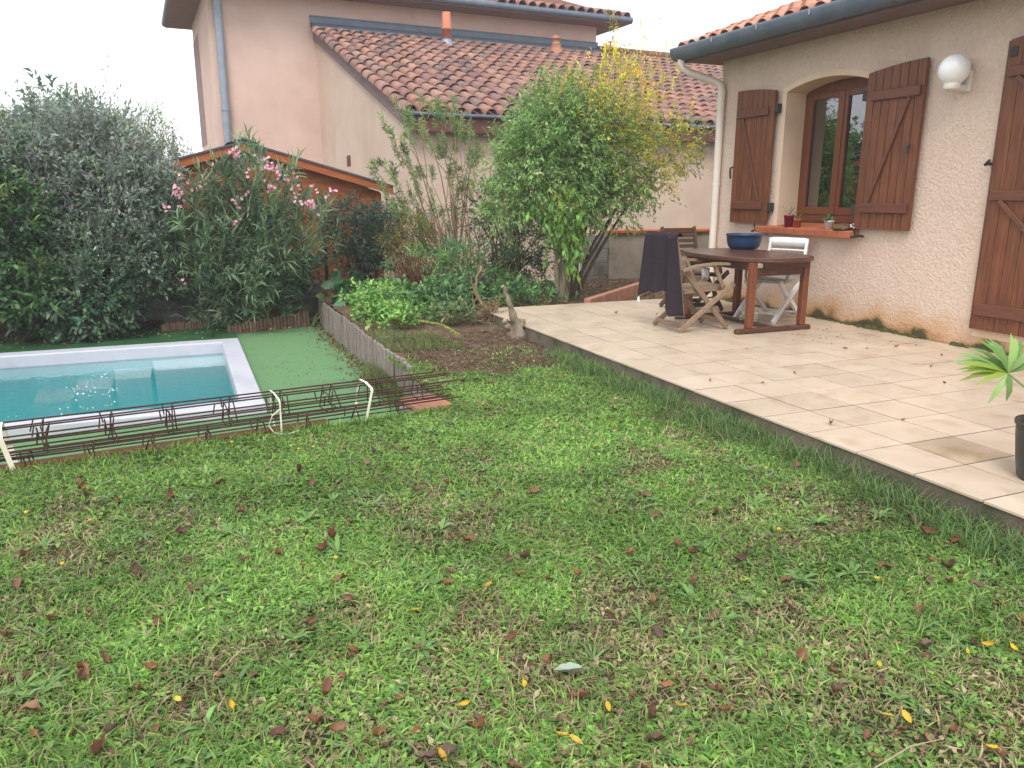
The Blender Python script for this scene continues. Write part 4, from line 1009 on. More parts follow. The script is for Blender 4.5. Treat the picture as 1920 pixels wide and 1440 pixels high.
stm.build('stem', 'leaf_stem' if 'leaf_stem' in MATS else 'red_stem', palm, fix=False); fol.build('fronds', 'leaf', palm)

# ------------------------------------------------------------------ retaining boards beside the turf
bf = thing('board_edging', 'weathered grey slat edging holding back the flower bed beside the turf', 'edging', (BX, 4, TURF))
sw_ = .042; slat_me = MB().cbox((-.011, -sw_/2+.0012, 0), (.011, sw_/2-.0012, 1), .004).mesh('slat', 'grey_wood')
y = 1.16; k = 0
while y < 6.42:
    top = (-.225+.055*(y-1.16)) if y < 2.14 else -.105+.006*math.sin(y*3.1)
    lean = float(rng.normal(0, .012)); h_ = top+rng.normal(0, .003)-(TURF-.06)
    inst('slat', slat_me, bf, Matrix.Translation((float(rng.normal(0, .002)), y-4, -.06)) @ Matrix.Rotation(lean, 4, 'X') @ Matrix.Rotation(float(rng.normal(0, .02)), 4, 'Y') @ Matrix.Diagonal((1, 1, float(h_), 1)))
    y += sw_
MB().cbox((BX-.024, 2.115, TURF-.05), (BX+.024, 2.155, -.10), .004).build('post', 'grey_wood', bf)
for z in (-.34, -.18): MB().cbox((BX+.013, 2.2, z), (BX+.03, 6.4, z+.04), .003).build('rail', 'grey_wood', bf)
# log-roll edging pieces at the back
log_me = MB().tube([(0, 0, 0), (0, 0, .98), (0, 0, 1)], [.5, .5, .42], 7).mesh('log', 'log_brown')
def log_roll(pa, pb, n, h0, h1, lab, tilt=0):
    t = thing('log_roll_edging', lab, 'edging', (pa[0], pa[1], TURF))
    for i in range(n):
        q = pa+(pb-pa)*(i+.5)/n; wdt = np.linalg.norm(pb-pa)/n; h_ = h0+(h1-h0)*i/n+rng.normal(0, .008)
        inst('log', log_me, t, Matrix.Translation((q[0]-pa[0], q[1]-pa[1]+rng.normal(0, .006), -.02)) @ Matrix.Rotation(float(rng.normal(tilt, .03)), 4, 'Y') @ Matrix.Diagonal((wdt*.96, wdt*.7, h_, 1)))
    return t
log_roll(onz(287, 616, TURF+.0)*np.array([1, .92, 1])+np.array([0.10, 0, 0]), onz(384, 608, TURF)*np.array([1, .92, 1])+np.array([.06, 0, 0]), 17, .155, .145, 'short leaning roll of reddish log edging against the low block wall', .06)
log_roll(onz(428, 628, TURF), onz(582, 611, TURF), 24, .13, .22, 'roll of split log edging filled with dry straw under the oleander', -.05)

# ------------------------------------------------------------------ rebar cages on the lawn edge
ea, eb = np.array([-1.30, .985, LAWN]), np.array([-6.4, .31, LAWN]); ed = (eb-ea)/np.linalg.norm(eb-ea); LN = np.linalg.norm(eb-ea); en = np.array([-ed[1], ed[0], 0]); en = en if en[1] > 0 else -en
def at_c(s, d, z): return ea+ed*s+en*d+np.array([0, 0, z])
def cage(lab, bars, s0, step, st_sec, ph):
    t = thing('rebar_cage', lab, 'rebar cage', tuple(ea+ed*2), 0, 'rebar cages stacked on the lawn edge')
    for i, (d, z) in enumerate(bars):
        e0 = rng.uniform(-.02, .10)+s0
        MB().tube([at_c(e0, d, z), at_c(1.5, d+rng.normal(0, .004), z+rng.normal(0, .003)), at_c(3.2, d+rng.normal(0, .004), z+rng.normal(0, .004)), at_c(LN, d, z)], .0052, 6).build('bar', 'rust', t, fix=False)
    s = ph
    while s < LN:
        (d0, d1, z0, z1) = st_sec; j = rng.normal(0, .008, 6); r = .0035
        loop = [at_c(s+j[0], d0, z0), at_c(s+j[1]+.01, d0, z1), at_c(s+j[2], d1, z1), at_c(s+j[3]+.01, d1, z0), at_c(s+j[0]+.02, d0, z0)]
        r = .0040; hook = [at_c(s+.035, d0+.004, z1), at_c(s+.035+j[4], d0+.02, z1-.06)]
        MB().tube(loop, r, 5).tube(hook, r, 5).tube([at_c(s+.05, d1, z1), at_c(s+.055+j[5], d1-.02, z1-.055)], r, 5).build('stirrup', 'rust', t, fix=False)
        s += step*(1+rng.normal(0, .02))
cage('rusty steel rebar cage lying lowest on the lawn edge', [(0, .012), (.13, .012), (0, .080), (.13, .080), (.065, .084)], .02, .285, (0, .13, .010, .083), .42)
cage('rusty steel rebar cage stacked on another cage in front of the pool', [(-.01, .098), (.16, .098), (-.01, .195), (.16, .195)], .0, .29, (-.01, .16, .095, .198), .30)
cage('rusty steel rebar cage nested inside the topmost stack of bars', [(.03, .108), (.20, .108), (.03, .168), (.20, .215), (.115, .218)], .06, .30, (.03, .20, .106, .217), .52)
def strap(s, lab, loose=False, wdt=.016, lean=0.):
    mb = MB(); sec = [(-.014, .0), (-.018, .09), (-.020, .200), (-.005, .212), (.11, .226), (.205, .222), (.210, .10), (.14, .004)]
    vs = []
    for k, (d, z) in enumerate(sec):
        for w_ in (-wdt/2, wdt/2): vs.append(at_c(s+w_+lean*z*2, d, z))
    mb.add(vs, [(2*k, 2*k+1, 2*k+3, 2*k+2) for k in range(len(sec)-1)])
    if loose:
        pth = [at_c(s+.005, -.025, .16), at_c(s+.05, -.035, .135), at_c(s+.075, -.04, .08), at_c(s+.05, -.05, .035), at_c(s-.02, -.055, .015), at_c(s-.09, -.05, .03)]
        vs = []
        for p in pth: vs += [p+np.array([0, 0, .005]), p-np.array([0, 0, .005])]
        mb.add(vs, [(2*k, 2*k+1, 2*k+3, 2*k+2) for k in range(len(pth)-1)])
    o = mb.build('strap', 'strap', fix=False); md = o.modifiers.new('t', 'SOLIDIFY'); md.thickness = .0015
    return tag(o, lab, 'strap')
def s_at(px): return float((onz(px, 800, LAWN+.1)-ea) @ ed)
def s_px(px):
    best = min(np.linspace(0, LN, 400), key=lambda s: abs(float(proj(at_c(s, 0, .1))[0])-px)); return float(best)
strap(s_px(684), 'white packing strap tied round the rebar near the terracotta slab', lean=-.12)
strap(s_px(527), 'loose white strap hanging in a loop from the rebar', True, .009)
strap(s_px(22), 'wide white strap round the rebar near the far end of the pool', wdt=.024, lean=.1)
# timber edge under the cages
te = thing('timber_edging', 'brown timber planks lying along the lawn edge under the rebar', 'edging', tuple(ea+ed*2))
for (s0, s1, d, z) in ((.88, 2.6, .10, .008), (2.61, LN, .09, .008), (1.3, LN, .02, -.012)): MB().bar(at_c(s0, d, z), at_c(s1, d, z), .07, .03, .004).build('plank', 'plank_brown', te)
# concrete block and terracotta slab at the cage end
b0 = at_c(.20, .17, 0)
blk = tag(MB().cbox((-.16, -.10, -.16), (.15, .10, .0), .008, Matrix.Translation(b0) @ Matrix.Rotation(R_(8), 4, 'Z')).build('concrete_block', 'block'), 'grey concrete block under the terracotta slab at the end of the rebar', 'block')
tag(MB().cbox((-.125, -.155, .003), (.125, .155, .035), .005, Matrix.Translation(b0) @ Matrix.Rotation(R_(8), 4, 'Z')).build('terracotta_slab', 'terracotta_slab'), 'flat terracotta slab lying on the concrete block beside the slat edging', 'slab')

# ------------------------------------------------------------------ shrubs and trees
def shrub(name, label, base, group=None): return thing(name, label, 'shrub', tuple(base), 0, group)
# silver-leaved oleaster making most of the hedge
eb_ = (-3.95, 6.45, TURF)
el = shrub('oleaster_shrub', 'large silvery green oleaster hedge shrub beside the oleander', eb_)
bl = [(-3.55, 6.6, 1.10, .52, .5, .85), (-3.95, 6.75, 1.45, .60, .5, .70), (-3.45, 6.35, .55, .42, .4, .55), (-3.85, 6.25, .35, .50, .45, .55), (-4.35, 6.6, 1.0, .5, .5, .8), (-3.30, 6.6, 1.25, .33, .4, .42)]
ft = Fol(); C_, D_ = blobs(6400, bl, .5, .18); D_ = unit(D_+rdir(len(D_))*.6+[0, 0, .55])
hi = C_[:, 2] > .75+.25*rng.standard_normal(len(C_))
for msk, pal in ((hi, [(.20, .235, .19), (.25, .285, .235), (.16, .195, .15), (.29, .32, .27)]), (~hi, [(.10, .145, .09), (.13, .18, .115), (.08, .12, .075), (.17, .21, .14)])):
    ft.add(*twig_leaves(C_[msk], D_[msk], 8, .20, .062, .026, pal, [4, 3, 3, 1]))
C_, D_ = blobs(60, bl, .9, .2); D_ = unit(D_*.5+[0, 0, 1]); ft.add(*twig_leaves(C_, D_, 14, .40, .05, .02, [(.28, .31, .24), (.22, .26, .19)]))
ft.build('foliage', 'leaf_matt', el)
branches(el, 'stems', 'bark', [(-3.95, 6.5, TURF), (-3.75, 6.4, TURF), (-4.1, 6.55, TURF)], blobs(46, bl, .3)[0], .03, .005, .12)
# laurel / pittosporum on the left
la = shrub('laurel_shrub', 'dark green laurel shrub with paler young shoots over the pool', (-4.75, 6.3, TURF))
bl2 = [(-4.75, 6.2, .70, .48, .45, .65), (-4.95, 6.4, 1.25, .5, .5, .55), (-4.35, 6.05, .18, .38, .38, .38), (-5.3, 6.2, .6, .5, .5, .9), (-4.55, 6.15, .95, .35, .35, .35)]
fl2 = Fol(); C_, D_ = blobs(2300, bl2, .5, .2); D_ = unit(D_+rdir(len(D_))*.5+[0, 0, .35])
fl2.add(*twig_leaves(C_, D_, 9, .16, .085, .034, [(.045, .10, .035), (.07, .145, .045), (.09, .175, .06), (.032, .07, .028)], kind='h6', fold=.12))
C_, D_ = blobs(170, bl2, .95, .2); fl2.add(*twig_leaves(C_, unit(D_+[0, 0, .8]), 8, .12, .08, .03, [(.14, .22, .045), (.10, .20, .05), (.22, .26, .06)], kind='h6'))
fl2.build('foliage', 'leaf', la)
branches(la, 'stems', 'bark', [(-4.75, 6.3, TURF), (-4.6, 6.25, TURF)], blobs(34, bl2, .3)[0], .035, .006, .12)
# rounded viburnum low in the hedge
vb = shrub('viburnum_shrub', 'rounded low dark shrub with round leaves beside the bare hedge stems', (-3.98, 5.95, TURF))
bl3 = [(-3.98, 6.0, -.02, .33, .3, .36), (-3.75, 6.05, .12, .28, .28, .38), (-4.2, 6.05, .12, .28, .25, .38)]
f3 = Fol(); C_, D_ = blobs(620, bl3, .6, .15); f3.add(*twig_leaves(C_, unit(D_+rdir(len(D_))*.4+[0, 0, .3]), 8, .10, .062, .040, [(.055, .105, .055), (.075, .14, .075), (.11, .18, .10)], kind='h6', fold=.1))
f3.build('foliage', 'leaf', vb); branches(vb, 'stems', 'bark', (-3.98, 6.05, TURF), blobs(14, bl3, .3)[0], .018, .004, .06)
# tree standing behind the hedge
t1 = thing('broadleaf_tree', 'green broadleaf tree rising behind the hedge shrubs', 'tree', (-5.2, 10, -.47))
bl4 = [(-4.35, 10, 1.80, .62, .6, .62), (-5.2, 10, 1.55, .75, .7, .70), (-3.9, 9.8, 1.45, .5, .5, .6), (-5.9, 10, 1.3, .7, .6, .6)]
f4 = Fol(); C_, D_ = blobs(1700, bl4, .45, .25); f4.add(*twig_leaves(C_, unit(D_+rdir(len(D_))*.5+[0, 0, .3]), 9, .22, .10, .05, [(.10, .16, .085), (.13, .20, .10), (.08, .13, .07)], droop=.5))
f4.build('crown', 'leaf', t1); branches(t1, 'trunk', 'bark', (-4.9, 10, -.47), blobs(26, bl4, .3)[0], .09, .01, .15)
# feathery tops of a willowy tree further back
t2 = thing('willow_tree', 'feathery pale tree tops between the hedge and the pink house', 'tree', (-3.6, 11, -.47))
bl5 = [(-3.05, 11, 1.65, .40, .4, .50), (-3.5, 11, 1.5, .55, .5, .85), (-2.75, 11, 1.25, .35, .3, .35)]
f5 = Fol(); C_, D_ = blobs(800, bl5, .4, .3); f5.add(*twig_leaves(C_, unit(rdir(len(C_))*.4+[0, 0, 1]), 10, .30, .075, .013, [(.16, .20, .10), (.20, .22, .11), (.13, .17, .09)]))
f5.build('crown', 'leaf_matt', t2); branches(t2, 'trunk', 'bark', (-3.5, 11, -.47), blobs(16, bl5, .3)[0], .05, .006, .1)
# a bare thin tree at the left
t3 = thing('bare_tree', 'thin bare tree top showing above the hedge', 'tree', (-6.9, 13, -.47))
branches(t3, 'trunk', 'bark', (-6.9, 13, -.47), [ony(2+rng.normal(0, 12), 150+rng.uniform(0, 60), 13) for _ in range(9)], .05, .004, .25)

# pink oleander
ol = shrub('oleander_shrub', 'tall oleander in pink flower growing before the garden shed', (-2.15, 6.35, TURF))
ends = []
for px, py in [(335, 400), (350, 360), (385, 330), (420, 310), (450, 300), (475, 295), (505, 305), (530, 330), (560, 360), (590, 370), (600, 400), (575, 440), (330, 460), (345, 430), (365, 390), (400, 380), (440, 370), (480, 360), (515, 390), (545, 420), (580, 480), (560, 520), (430, 430), (470, 440), (500, 460), (385, 440), (410, 490), (350, 500), (450, 520), (530, 500), (375, 540), (500, 545), (420, 560), (470, 580), (440, 590), (350, 545), (325, 430), (610, 430)]:
    for q in range(3): ends.append(ony(px+rng.normal(0, 12), py+26+rng.normal(0, 10), 6.35+rng.uniform(-.42, .42)))
ends = np.array(ends); rootO = np.array([[-2.25, 6.4, TURF], [-2.0, 6.35, TURF], [-2.4, 6.4, TURF], [-2.15, 6.3, TURF]])
branches(ol, 'stems', 'leaf_stem', rootO, ends[::2], .012, .004, .10)
fo = Fol()
bl6 = [(-2.25, 6.35, .55, .55, .42, .66), (-1.85, 6.35, .45, .45, .42, .54), (-2.60, 6.35, .42, .36, .40, .52), (-2.2, 6.2, .0, .45, .35, .40)]
C_, D_ = blobs(620, bl6, .5, .2); C_ = np.concatenate([C_, ends, ends+rng.normal(0, .05, ends.shape)]); D_ = np.concatenate([D_, unit(ends-np.array([-2.2, 6.35, -.2])), unit(ends-np.array([-2.2, 6.35, -.2]))])
fo.add(*twig_leaves(C_, unit(D_*.6+rdir(len(D_))*.35+[0, 0, .7]), 16, .20, .150, .019, [(.075, .125, .065), (.10, .16, .08), (.125, .19, .095), (.055, .10, .05), (.16, .22, .12)], kind='h6', spread=.95, fold=.15, curl=.22, up=.6))
fo.build('foliage', 'leaf', ol)
pf = Fol()
fpx = [(330, 355, 9), (336, 365, 5), (372, 352, 4), (440, 285, 6), (447, 293, 6), (432, 290, 4), (486, 298, 3), (505, 312, 8), (512, 318, 6), (466, 328, 4), (482, 318, 2), (508, 356, 5), (525, 330, 3), (560, 356, 4), (578, 380, 8), (588, 383, 5), (452, 375, 3), (440, 377, 3), (438, 412, 3), (420, 413, 2), (312, 392, 3), (345, 335, 1), (395, 318, 1), (555, 330, 2), (615, 362, 3), (620, 360, 2), (540, 337, 2), (597, 402, 2), (468, 364, 2), (504, 350, 2), (498, 300, 4), (340, 376, 3), (555, 372, 4), (590, 355, 3), (347, 527, 1)]
for x, y, k in fpx:
    c = ony(x, y, 5.98+rng.uniform(-.05, .15))
    for q in range(k+1):
        fc = c+rng.normal(0, .030, 3); nn = unit(rng.standard_normal(3)*.5+np.array([-.3, -.8, .5])); a_ = unit(np.cross(nn, [0, 0, 1.])); b_ = np.cross(nn, a_)
        th = np.arange(5)*2*np.pi/5+rng.random()*3; D5 = a_*np.cos(th)[:, None]+b_*np.sin(th)[:, None]+nn*.35
        V, T, kk = leaves(np.tile(fc, (5, 1)), D5, np.tile(nn, (5, 1)), .026, .019, 'd4', .05, .05); pf.add(V, T, colours(5, kk, [(.80, .36, .47), (.85, .48, .56), (.72, .27, .40), (.88, .58, .62)], jit=.08))
tag(pf.build('flowers', 'petal', ol), kind='stuff')
# smaller oleander plant in the bed and another by the wall
def small_oleander(base, h, n, lab, pal, sp=.30):
    o = shrub('oleander_plant', lab, base); b = np.array(base)
    C_ = b+np.c_[rng.normal(0, sp, n), rng.normal(0, sp*.6, n), h*rng.uniform(.35, 1.0, n)]; D_ = unit(C_-b+rdir(n)*.3+[0, 0, .4])
    f = Fol(); f.add(*twig_leaves(C_, D_, 15, .14, .13, .017, pal, kind='h6', fold=.15, curl=.2, up=.6)); f.build('foliage', 'leaf', o)
    branches(o, 'stems', 'leaf_stem', b, C_[:14], .007, .003, .04)
OP = [(.10, .20, .06), (.14, .26, .08), (.07, .15, .05)]
small_oleander((.12, 5.45, -.1), .62, 46, 'young bright green oleander in the bed between cut stems and terrace', OP, .26)
small_oleander((-2.75, 6.55, TURF), .40, 14, 'low oleander sprout growing out of the leaning log edging', [(.05, .12, .05), (.07, .15, .06)], .10)
small_oleander((-1.65, 6.5, TURF), .42, 26, 'dark low oleander growth at the foot of the block wall', [(.035, .08, .04), (.05, .11, .05)], .25)
# dark evergreen shrub in front of the shed corner
dk = shrub('evergreen_shrub', 'dark blue-green evergreen shrub before the shed corner', (-.75, 6.55, -.3))
bl7 = [(-.85, 6.6, .72, .32, .3, .34), (-.55, 6.6, .62, .30, .3, .34), (-.40, 6.6, .88, .22, .25, .26), (-.75, 6.55, .42, .35, .3, .25), (-.95, 6.6, .95, .16, .2, .2)]
f7 = Fol(); C_, D_ = blobs(900, bl7, .35, .3); f7.add(*twig_leaves(C_, unit(D_+rdir(len(D_))*.6+[0, 0, .4]), 8, .13, .048, .020, [(.030, .058, .040), (.045, .080, .055), (.06, .10, .065)]))
f7.build('foliage', 'leaf', dk); branches(dk, 'stems', 'bark', (-.75, 6.6, -.3), blobs(22, bl7, .3)[0], .020, .004, .08)
# yellowing small-leaved shrub
yw = shrub('yellowing_shrub', 'fine twiggy shrub with small yellowing leaves behind the red stems', (-.22, 6.2, -.1))
bl8 = [(-.25, 6.25, .45, .30, .25, .42), (-.05, 6.25, .62, .28, .25, .32), (-.40, 6.25, .62, .18, .2, .22)]
f8 = Fol(); C_, D_ = blobs(620, bl8, .25, .3); f8.add(*twig_leaves(C_, unit(D_*.6+rdir(len(D_))*.5+[0, 0, .6]), 8, .15, .024, .014, [(.20, .17, .04), (.13, .12, .035), (.28, .22, .05), (.10, .12, .04)]))
f8.build('foliage', 'leaf_matt', yw); branches(yw, 'stems', 'red_stem', (-.22, 6.25, -.1), C_[:60], .007, .002, .06)
# reddish cut stems
rs_ = shrub('stem_clump', 'clump of reddish brown bare stems cut short in the flower bed', (-.28, 5.6, -.1))
branches(rs_, 'stems', 'red_stem', np.array([[-.28+rng.normal(0, .07), 5.6+rng.normal(0, .05), -.12] for _ in range(30)]), [(-.30+rng.normal(0, .20), 5.6+rng.normal(0, .14), rng.uniform(.18, .50)) for _ in range(90)], .007, .004, .03, 5, 4)
# feathery willow-leaved shrub
wi = shrub('willow_shrub', 'airy pale green willow-leaved shrub before the annex wall', (.50, 6.45, -.1))
wends = []
for px, py in [(735, 275), (760, 250), (780, 235), (800, 228), (820, 232), (845, 240), (870, 250), (890, 290), (740, 320), (770, 300), (800, 280), (830, 285), (860, 300), (885, 330), (720, 360), (750, 350), (780, 340), (815, 330), (845, 340), (870, 370), (760, 400), (790, 390), (820, 400), (850, 400), (800, 440), (830, 450), (775, 430), (905, 310)]:
    for q in range(4): wends.append(ony(px+rng.normal(0, 14), py+rng.normal(0, 14), 6.45+rng.uniform(-.3, .2)))
wends = np.array(wends); wroot = np.array([[.50, 6.45, -.1], [.58, 6.4, -.1], [.42, 6.45, -.1]])
branches(wi, 'stems', 'straw_stem', wroot, wends[::4], .014, .003, .10)
f9 = Fol(); f9.add(*twig_leaves(wends, unit(wends-np.array([.5, 6.45, .2])+[0, 0, .6]), 56, .20, .062, .0115, [(.18, .25, .10), (.22, .29, .12), (.14, .21, .09), (.26, .28, .13)], droop=.25, spread=1.0))
f9.build('foliage', 'leaf_matt', wi)
# bare branching twigs beside it
bt_ = shrub('bare_shrub', 'bare branching brown twigs standing by the chain-link fence', (.70, 6.3, -.1))
branches(bt_, 'stems', 'straw_stem', (.68, 6.3, -.1), [ony(px, py, 6.3+rng.normal(0, .1)) for px, py in [(835, 440), (850, 430), (870, 425), (885, 430), (900, 450), (905, 435), (915, 470), (845, 470), (880, 480), (895, 410), (860, 410), (840, 500), (910, 500)]], .012, .003, .07)

# the large shrub-tree: green in front, yellow on the right
tr_b = np.array([1.43, 5.15, -.1])
tb = thing('shrub_tree', 'large multi-stemmed shrub tree with green and yellow foliage at the terrace end', 'tree', tuple(tr_b))
bl10 = [(1.32, 5.15, 1.78, .66, .55, .62), (1.0, 5.1, 1.45, .48, .45, .55), (1.75, 5.15, 1.85, .55, .5, .62), (2.15, 5.2, 1.6, .5, .45, .58), (1.38, 4.95, 1.10, .34, .3, .42), (1.75, 5.1, 1.2, .42, .4, .45), (1.28, 4.95, .85, .20, .2, .25), (.72, 5.2, 1.05, .28, .3, .32), (2.6, 5.2, 1.62, .46, .35, .45), (2.2, 5.2, 1.1, .35, .3, .3), (3.0, 5.2, 1.80, .46, .32, .42, .8), (2.3, 5.2, 2.05, .42, .35, .38, .7), (1.55, 5.15, 2.2, .5, .4, .35), (2.7, 5.2, 1.25, .3, .25, .25, .6)]
f10 = Fol(); C_, D_ = blobs(6000, bl10, .38, .2)
keep = ~((C_[:, 0] > 1.75) & (rng.random(len(C_)) < .30)); C_, D_ = C_[keep], D_[keep]
D_ = unit(D_+rdir(len(D_))*.5+[0, 0, .25]); yl = (C_[:, 0]-1.75)*1.0+(C_[:, 2]-1.75)*1.0+.35*rng.standard_normal(len(C_)) > .28
f10.add(*twig_leaves(C_[~yl], D_[~yl], 8, .15, .056, .022, [(.16, .26, .08), (.20, .31, .095), (.12, .21, .07), (.25, .36, .13), (.30, .39, .16)], [4, 4, 3, 2, 1], droop=.35))
f10.add(*twig_leaves(C_[yl], D_[yl], 8, .15, .050, .019, [(.40, .36, .06), (.24, .29, .07), (.15, .22, .06), (.58, .42, .045)], [2.5, 3, 3, 2.2], droop=.25))
# drooping larger leaves on the front
C2, D2 = blobs(300, [(1.33, 4.80, 1.0, .26, .14, .45), (1.42, 4.80, .55, .10, .08, .26, .5), (1.15, 4.85, 1.25, .25, .14, .3)], .3, .2)
f10.add(*twig_leaves(C2, unit(rdir(len(C2))*.35+[0, 0, -.7]), 7, .16, .082, .036, [(.14, .27, .05), (.17, .32, .06), (.21, .36, .075), (.12, .23, .05)], droop=.9, kind='h6', fold=.1))
C2, D2 = blobs(14, [(1.25, 4.70, 1.2, .28, .08, .22)], .3, .2); f10.add(*twig_leaves(C2, unit(rdir(len(C2))*.35+[0, 0, -.7]), 2, .10, .085, .042, [(.48, .40, .05), (.38, .36, .06)], droop=.9, kind='h6'))
# golden upright shoots
ts = []
for px, py in [(1120, 130), (1135, 105), (1150, 90), (1160, 115), (1175, 130), (1190, 140), (1145, 130), (1165, 150), (1205, 155), (1128, 150), (1215, 180), (1150, 55), (1143, 70)]:
    ts.append(ony(px, py, 5.2+rng.normal(0, .12)))
ts = np.array(ts); f10.add(*twig_leaves(ts-[0, 0, .15], np.tile([0., 0, 1], (len(ts), 1))+rng.normal(0, .12, ts.shape), 40, .26, .046, .017, [(.62, .44, .03), (.50, .38, .05), (.70, .52, .06), (.34, .32, .06)], spread=1.1))
gs = np.array([ony(rng.normal(1190, 48), rng.normal(175, 38), 5.2+rng.normal(0, .15)) for _ in range(150)]); f10.add(*twig_leaves(gs, unit(rdir(150)*.5+[0, 0, .9]), 9, .16, .046, .018, [(.58, .42, .035), (.46, .38, .05), (.30, .32, .06), (.66, .50, .06)]))
tp = ony(1140, 12, 5.2); tq = ony(1150, 70, 5.2); f10.add(*twig_leaves(np.array([tq]), np.array([unit(tp-tq)]), 26, float(np.linalg.norm(tp-tq)), .045, .015, [(.20, .22, .08), (.28, .27, .09)], spread=1.1))
f10.build('crown', 'leaf', tb)
branches(tb, 'trunk', 'bark_pale', np.array([[1.38, 5.02, -.12], [1.47, 5.05, -.12], [1.43, 5.0, -.12]]), [(1.30, 5.0, .65), (1.50, 5.05, .75), (1.22, 5.0, .9), (1.42, 5.0, 1.2), (1.35, 5.1, 1.5), (1.6, 5.15, 1.4), (1.05, 5.15, 1.4)], .036, .016, .05, 8)
branches(tb, 'leaning_stem', 'bark', np.array([[1.62, 5.2, -.12], [1.70, 5.25, -.12]]), [(2.25, 5.25, 1.05), (2.45, 5.25, 1.35), (1.95, 5.2, 1.3), (2.1, 5.2, 1.7), (2.75, 5.2, 1.5), (2.3, 5.25, 2.0)], .030, .009, .06, 8)
branches(tb, 'twigs', 'bark', np.array([[1.35, 5.12, .75], [1.55, 5.15, .8], [2.1, 5.22, .95], [1.9, 5.2, 1.0]]), C_[rng.choice(len(C_), 110)], .010, .002, .07, 5)
branches(tb, 'top_shoots', 'leaf_stem', np.array([[1.9, 5.2, 1.9], [2.05, 5.2, 2.0], [1.8, 5.2, 2.0]]), np.concatenate([ts+[0, 0, .12], [tp]]), .006, .002, .03, 5)
# second darker bush behind the trunks
bk = shrub('dark_undergrowth_shrub', 'dim leafy shrub growing behind the pale trunks by the fence', (1.1, 6.3, -.1))
bl11 = [(1.15, 6.3, .75, .38, .3, .6), (.85, 6.35, 1.05, .25, .25, .35), (1.55, 6.4, .6, .35, .3, .6), (1.3, 6.2, .2, .5, .3, .25)]
f11 = Fol(); C_, D_ = blobs(750, bl11, .25, .3); f11.add(*twig_leaves(C_, unit(D_+rdir(len(D_))*.6+[0, 0, .3]), 8, .13, .052, .021, [(.06, .10, .04), (.085, .13, .05), (.12, .15, .06)]))
f11.build('foliage', 'leaf', bk); branches(bk, 'stems', 'bark', (1.1, 6.3, -.1), blobs(24, bl11, .3)[0], .016, .004, .08)

# ------------------------------------------------------------------ flower bed plants
def leafy(name, lab, base, n, h, sp, L, W, pal, kind='h6', m=9, droop=.2, tl=.10, cat='plant'):
    o = thing(name, lab, cat, tuple(base)); b = np.array(base)
    C_ = b+np.c_[rng.normal(0, sp, n), rng.normal(0, sp*.8, n), h*rng.uniform(.15, 1.0, n)]; C_[:, 2] -= .25*h*((C_[:, 0]-b[0])/max(sp*2, .01))**2
    C_[:, 0] = np.maximum(C_[:, 0], BX+.06); C_[:, 2] = np.maximum(C_[:, 2], LAWN+.03)
    f = Fol(); f.add(*twig_leaves(C_, unit(rdir(n)*.7+[0, 0, .8]), m, tl, L, W, pal, kind=kind, droop=droop, fold=.1, up=.8)); f.build('foliage', 'leaf', o)
    branches(o, 'stems', 'leaf_stem', b, C_[:20], .004, .002, .03, 5, 4); return o
LG = [(.13, .28, .05), (.18, .34, .07), (.10, .22, .045), (.24, .38, .10)]
MG = [(.08, .17, .05), (.11, .22, .065), (.06, .13, .045)]
leafy('leafy_plant', 'bright light green leafy plant spilling behind the slat edging', (-1.05, 4.55, -.12), 130, .30, .17, .050, .026, LG)
leafy('leafy_plant', 'bushy mid green plant in the middle of the flower bed', (-.62, 4.55, -.12), 120, .30, .18, .055, .030, MG)
leafy('leafy_plant', 'low light green plant at the front of the flower bed', (-.95, 4.05, -.12), 90, .20, .17, .048, .026, LG)
leafy('leafy_plant', 'mid green plant with pointed leaves beside the terrace corner', (-.22, 4.65, -.1), 120, .32, .18, .065, .030, MG)
leafy('leafy_plant', 'dense green plant under the young oleander', (.02, 5.15, -.1), 110, .30, .22, .07, .030, MG)
leafy('leafy_plant', 'dull green plant with drying leaves next to the sawn stump', (-.40, 4.0, -.12), 70, .20, .17, .055, .024, [(.10, .17, .06), (.15, .19, .07), (.08, .14, .05)])
leafy('leafy_plant', 'green weeds growing at the far terrace edge by the trunks', (.80, 5.0, -.1), 120, .22, .26, .06, .025, MG)
leafy('leafy_plant', 'green weeds growing before the chain-link fence', (.55, 5.75, -.1), 150, .30, .38, .07, .03, MG)
leafy('leafy_plant', 'bed of green shoots behind the bright plant', (-.75, 5.35, -.1), 110, .26, .26, .055, .028, LG+MG)
leafy('broad_leaf_plant', 'plant with big glossy dark leaves at the corner of the slat edging', (-1.18, 5.75, -.1), 12, .26, .12, .17, .11, [(.03, .09, .035), (.045, .12, .045)], m=3, tl=.08)
leafy('broad_leaf_plant', 'big pale drooping leaves on the turf side of the slat corner', (-1.50, 6.15, TURF+.03), 4, .12, .07, .18, .11, [(.12, .20, .07)], m=2, tl=.05, droop=.4)
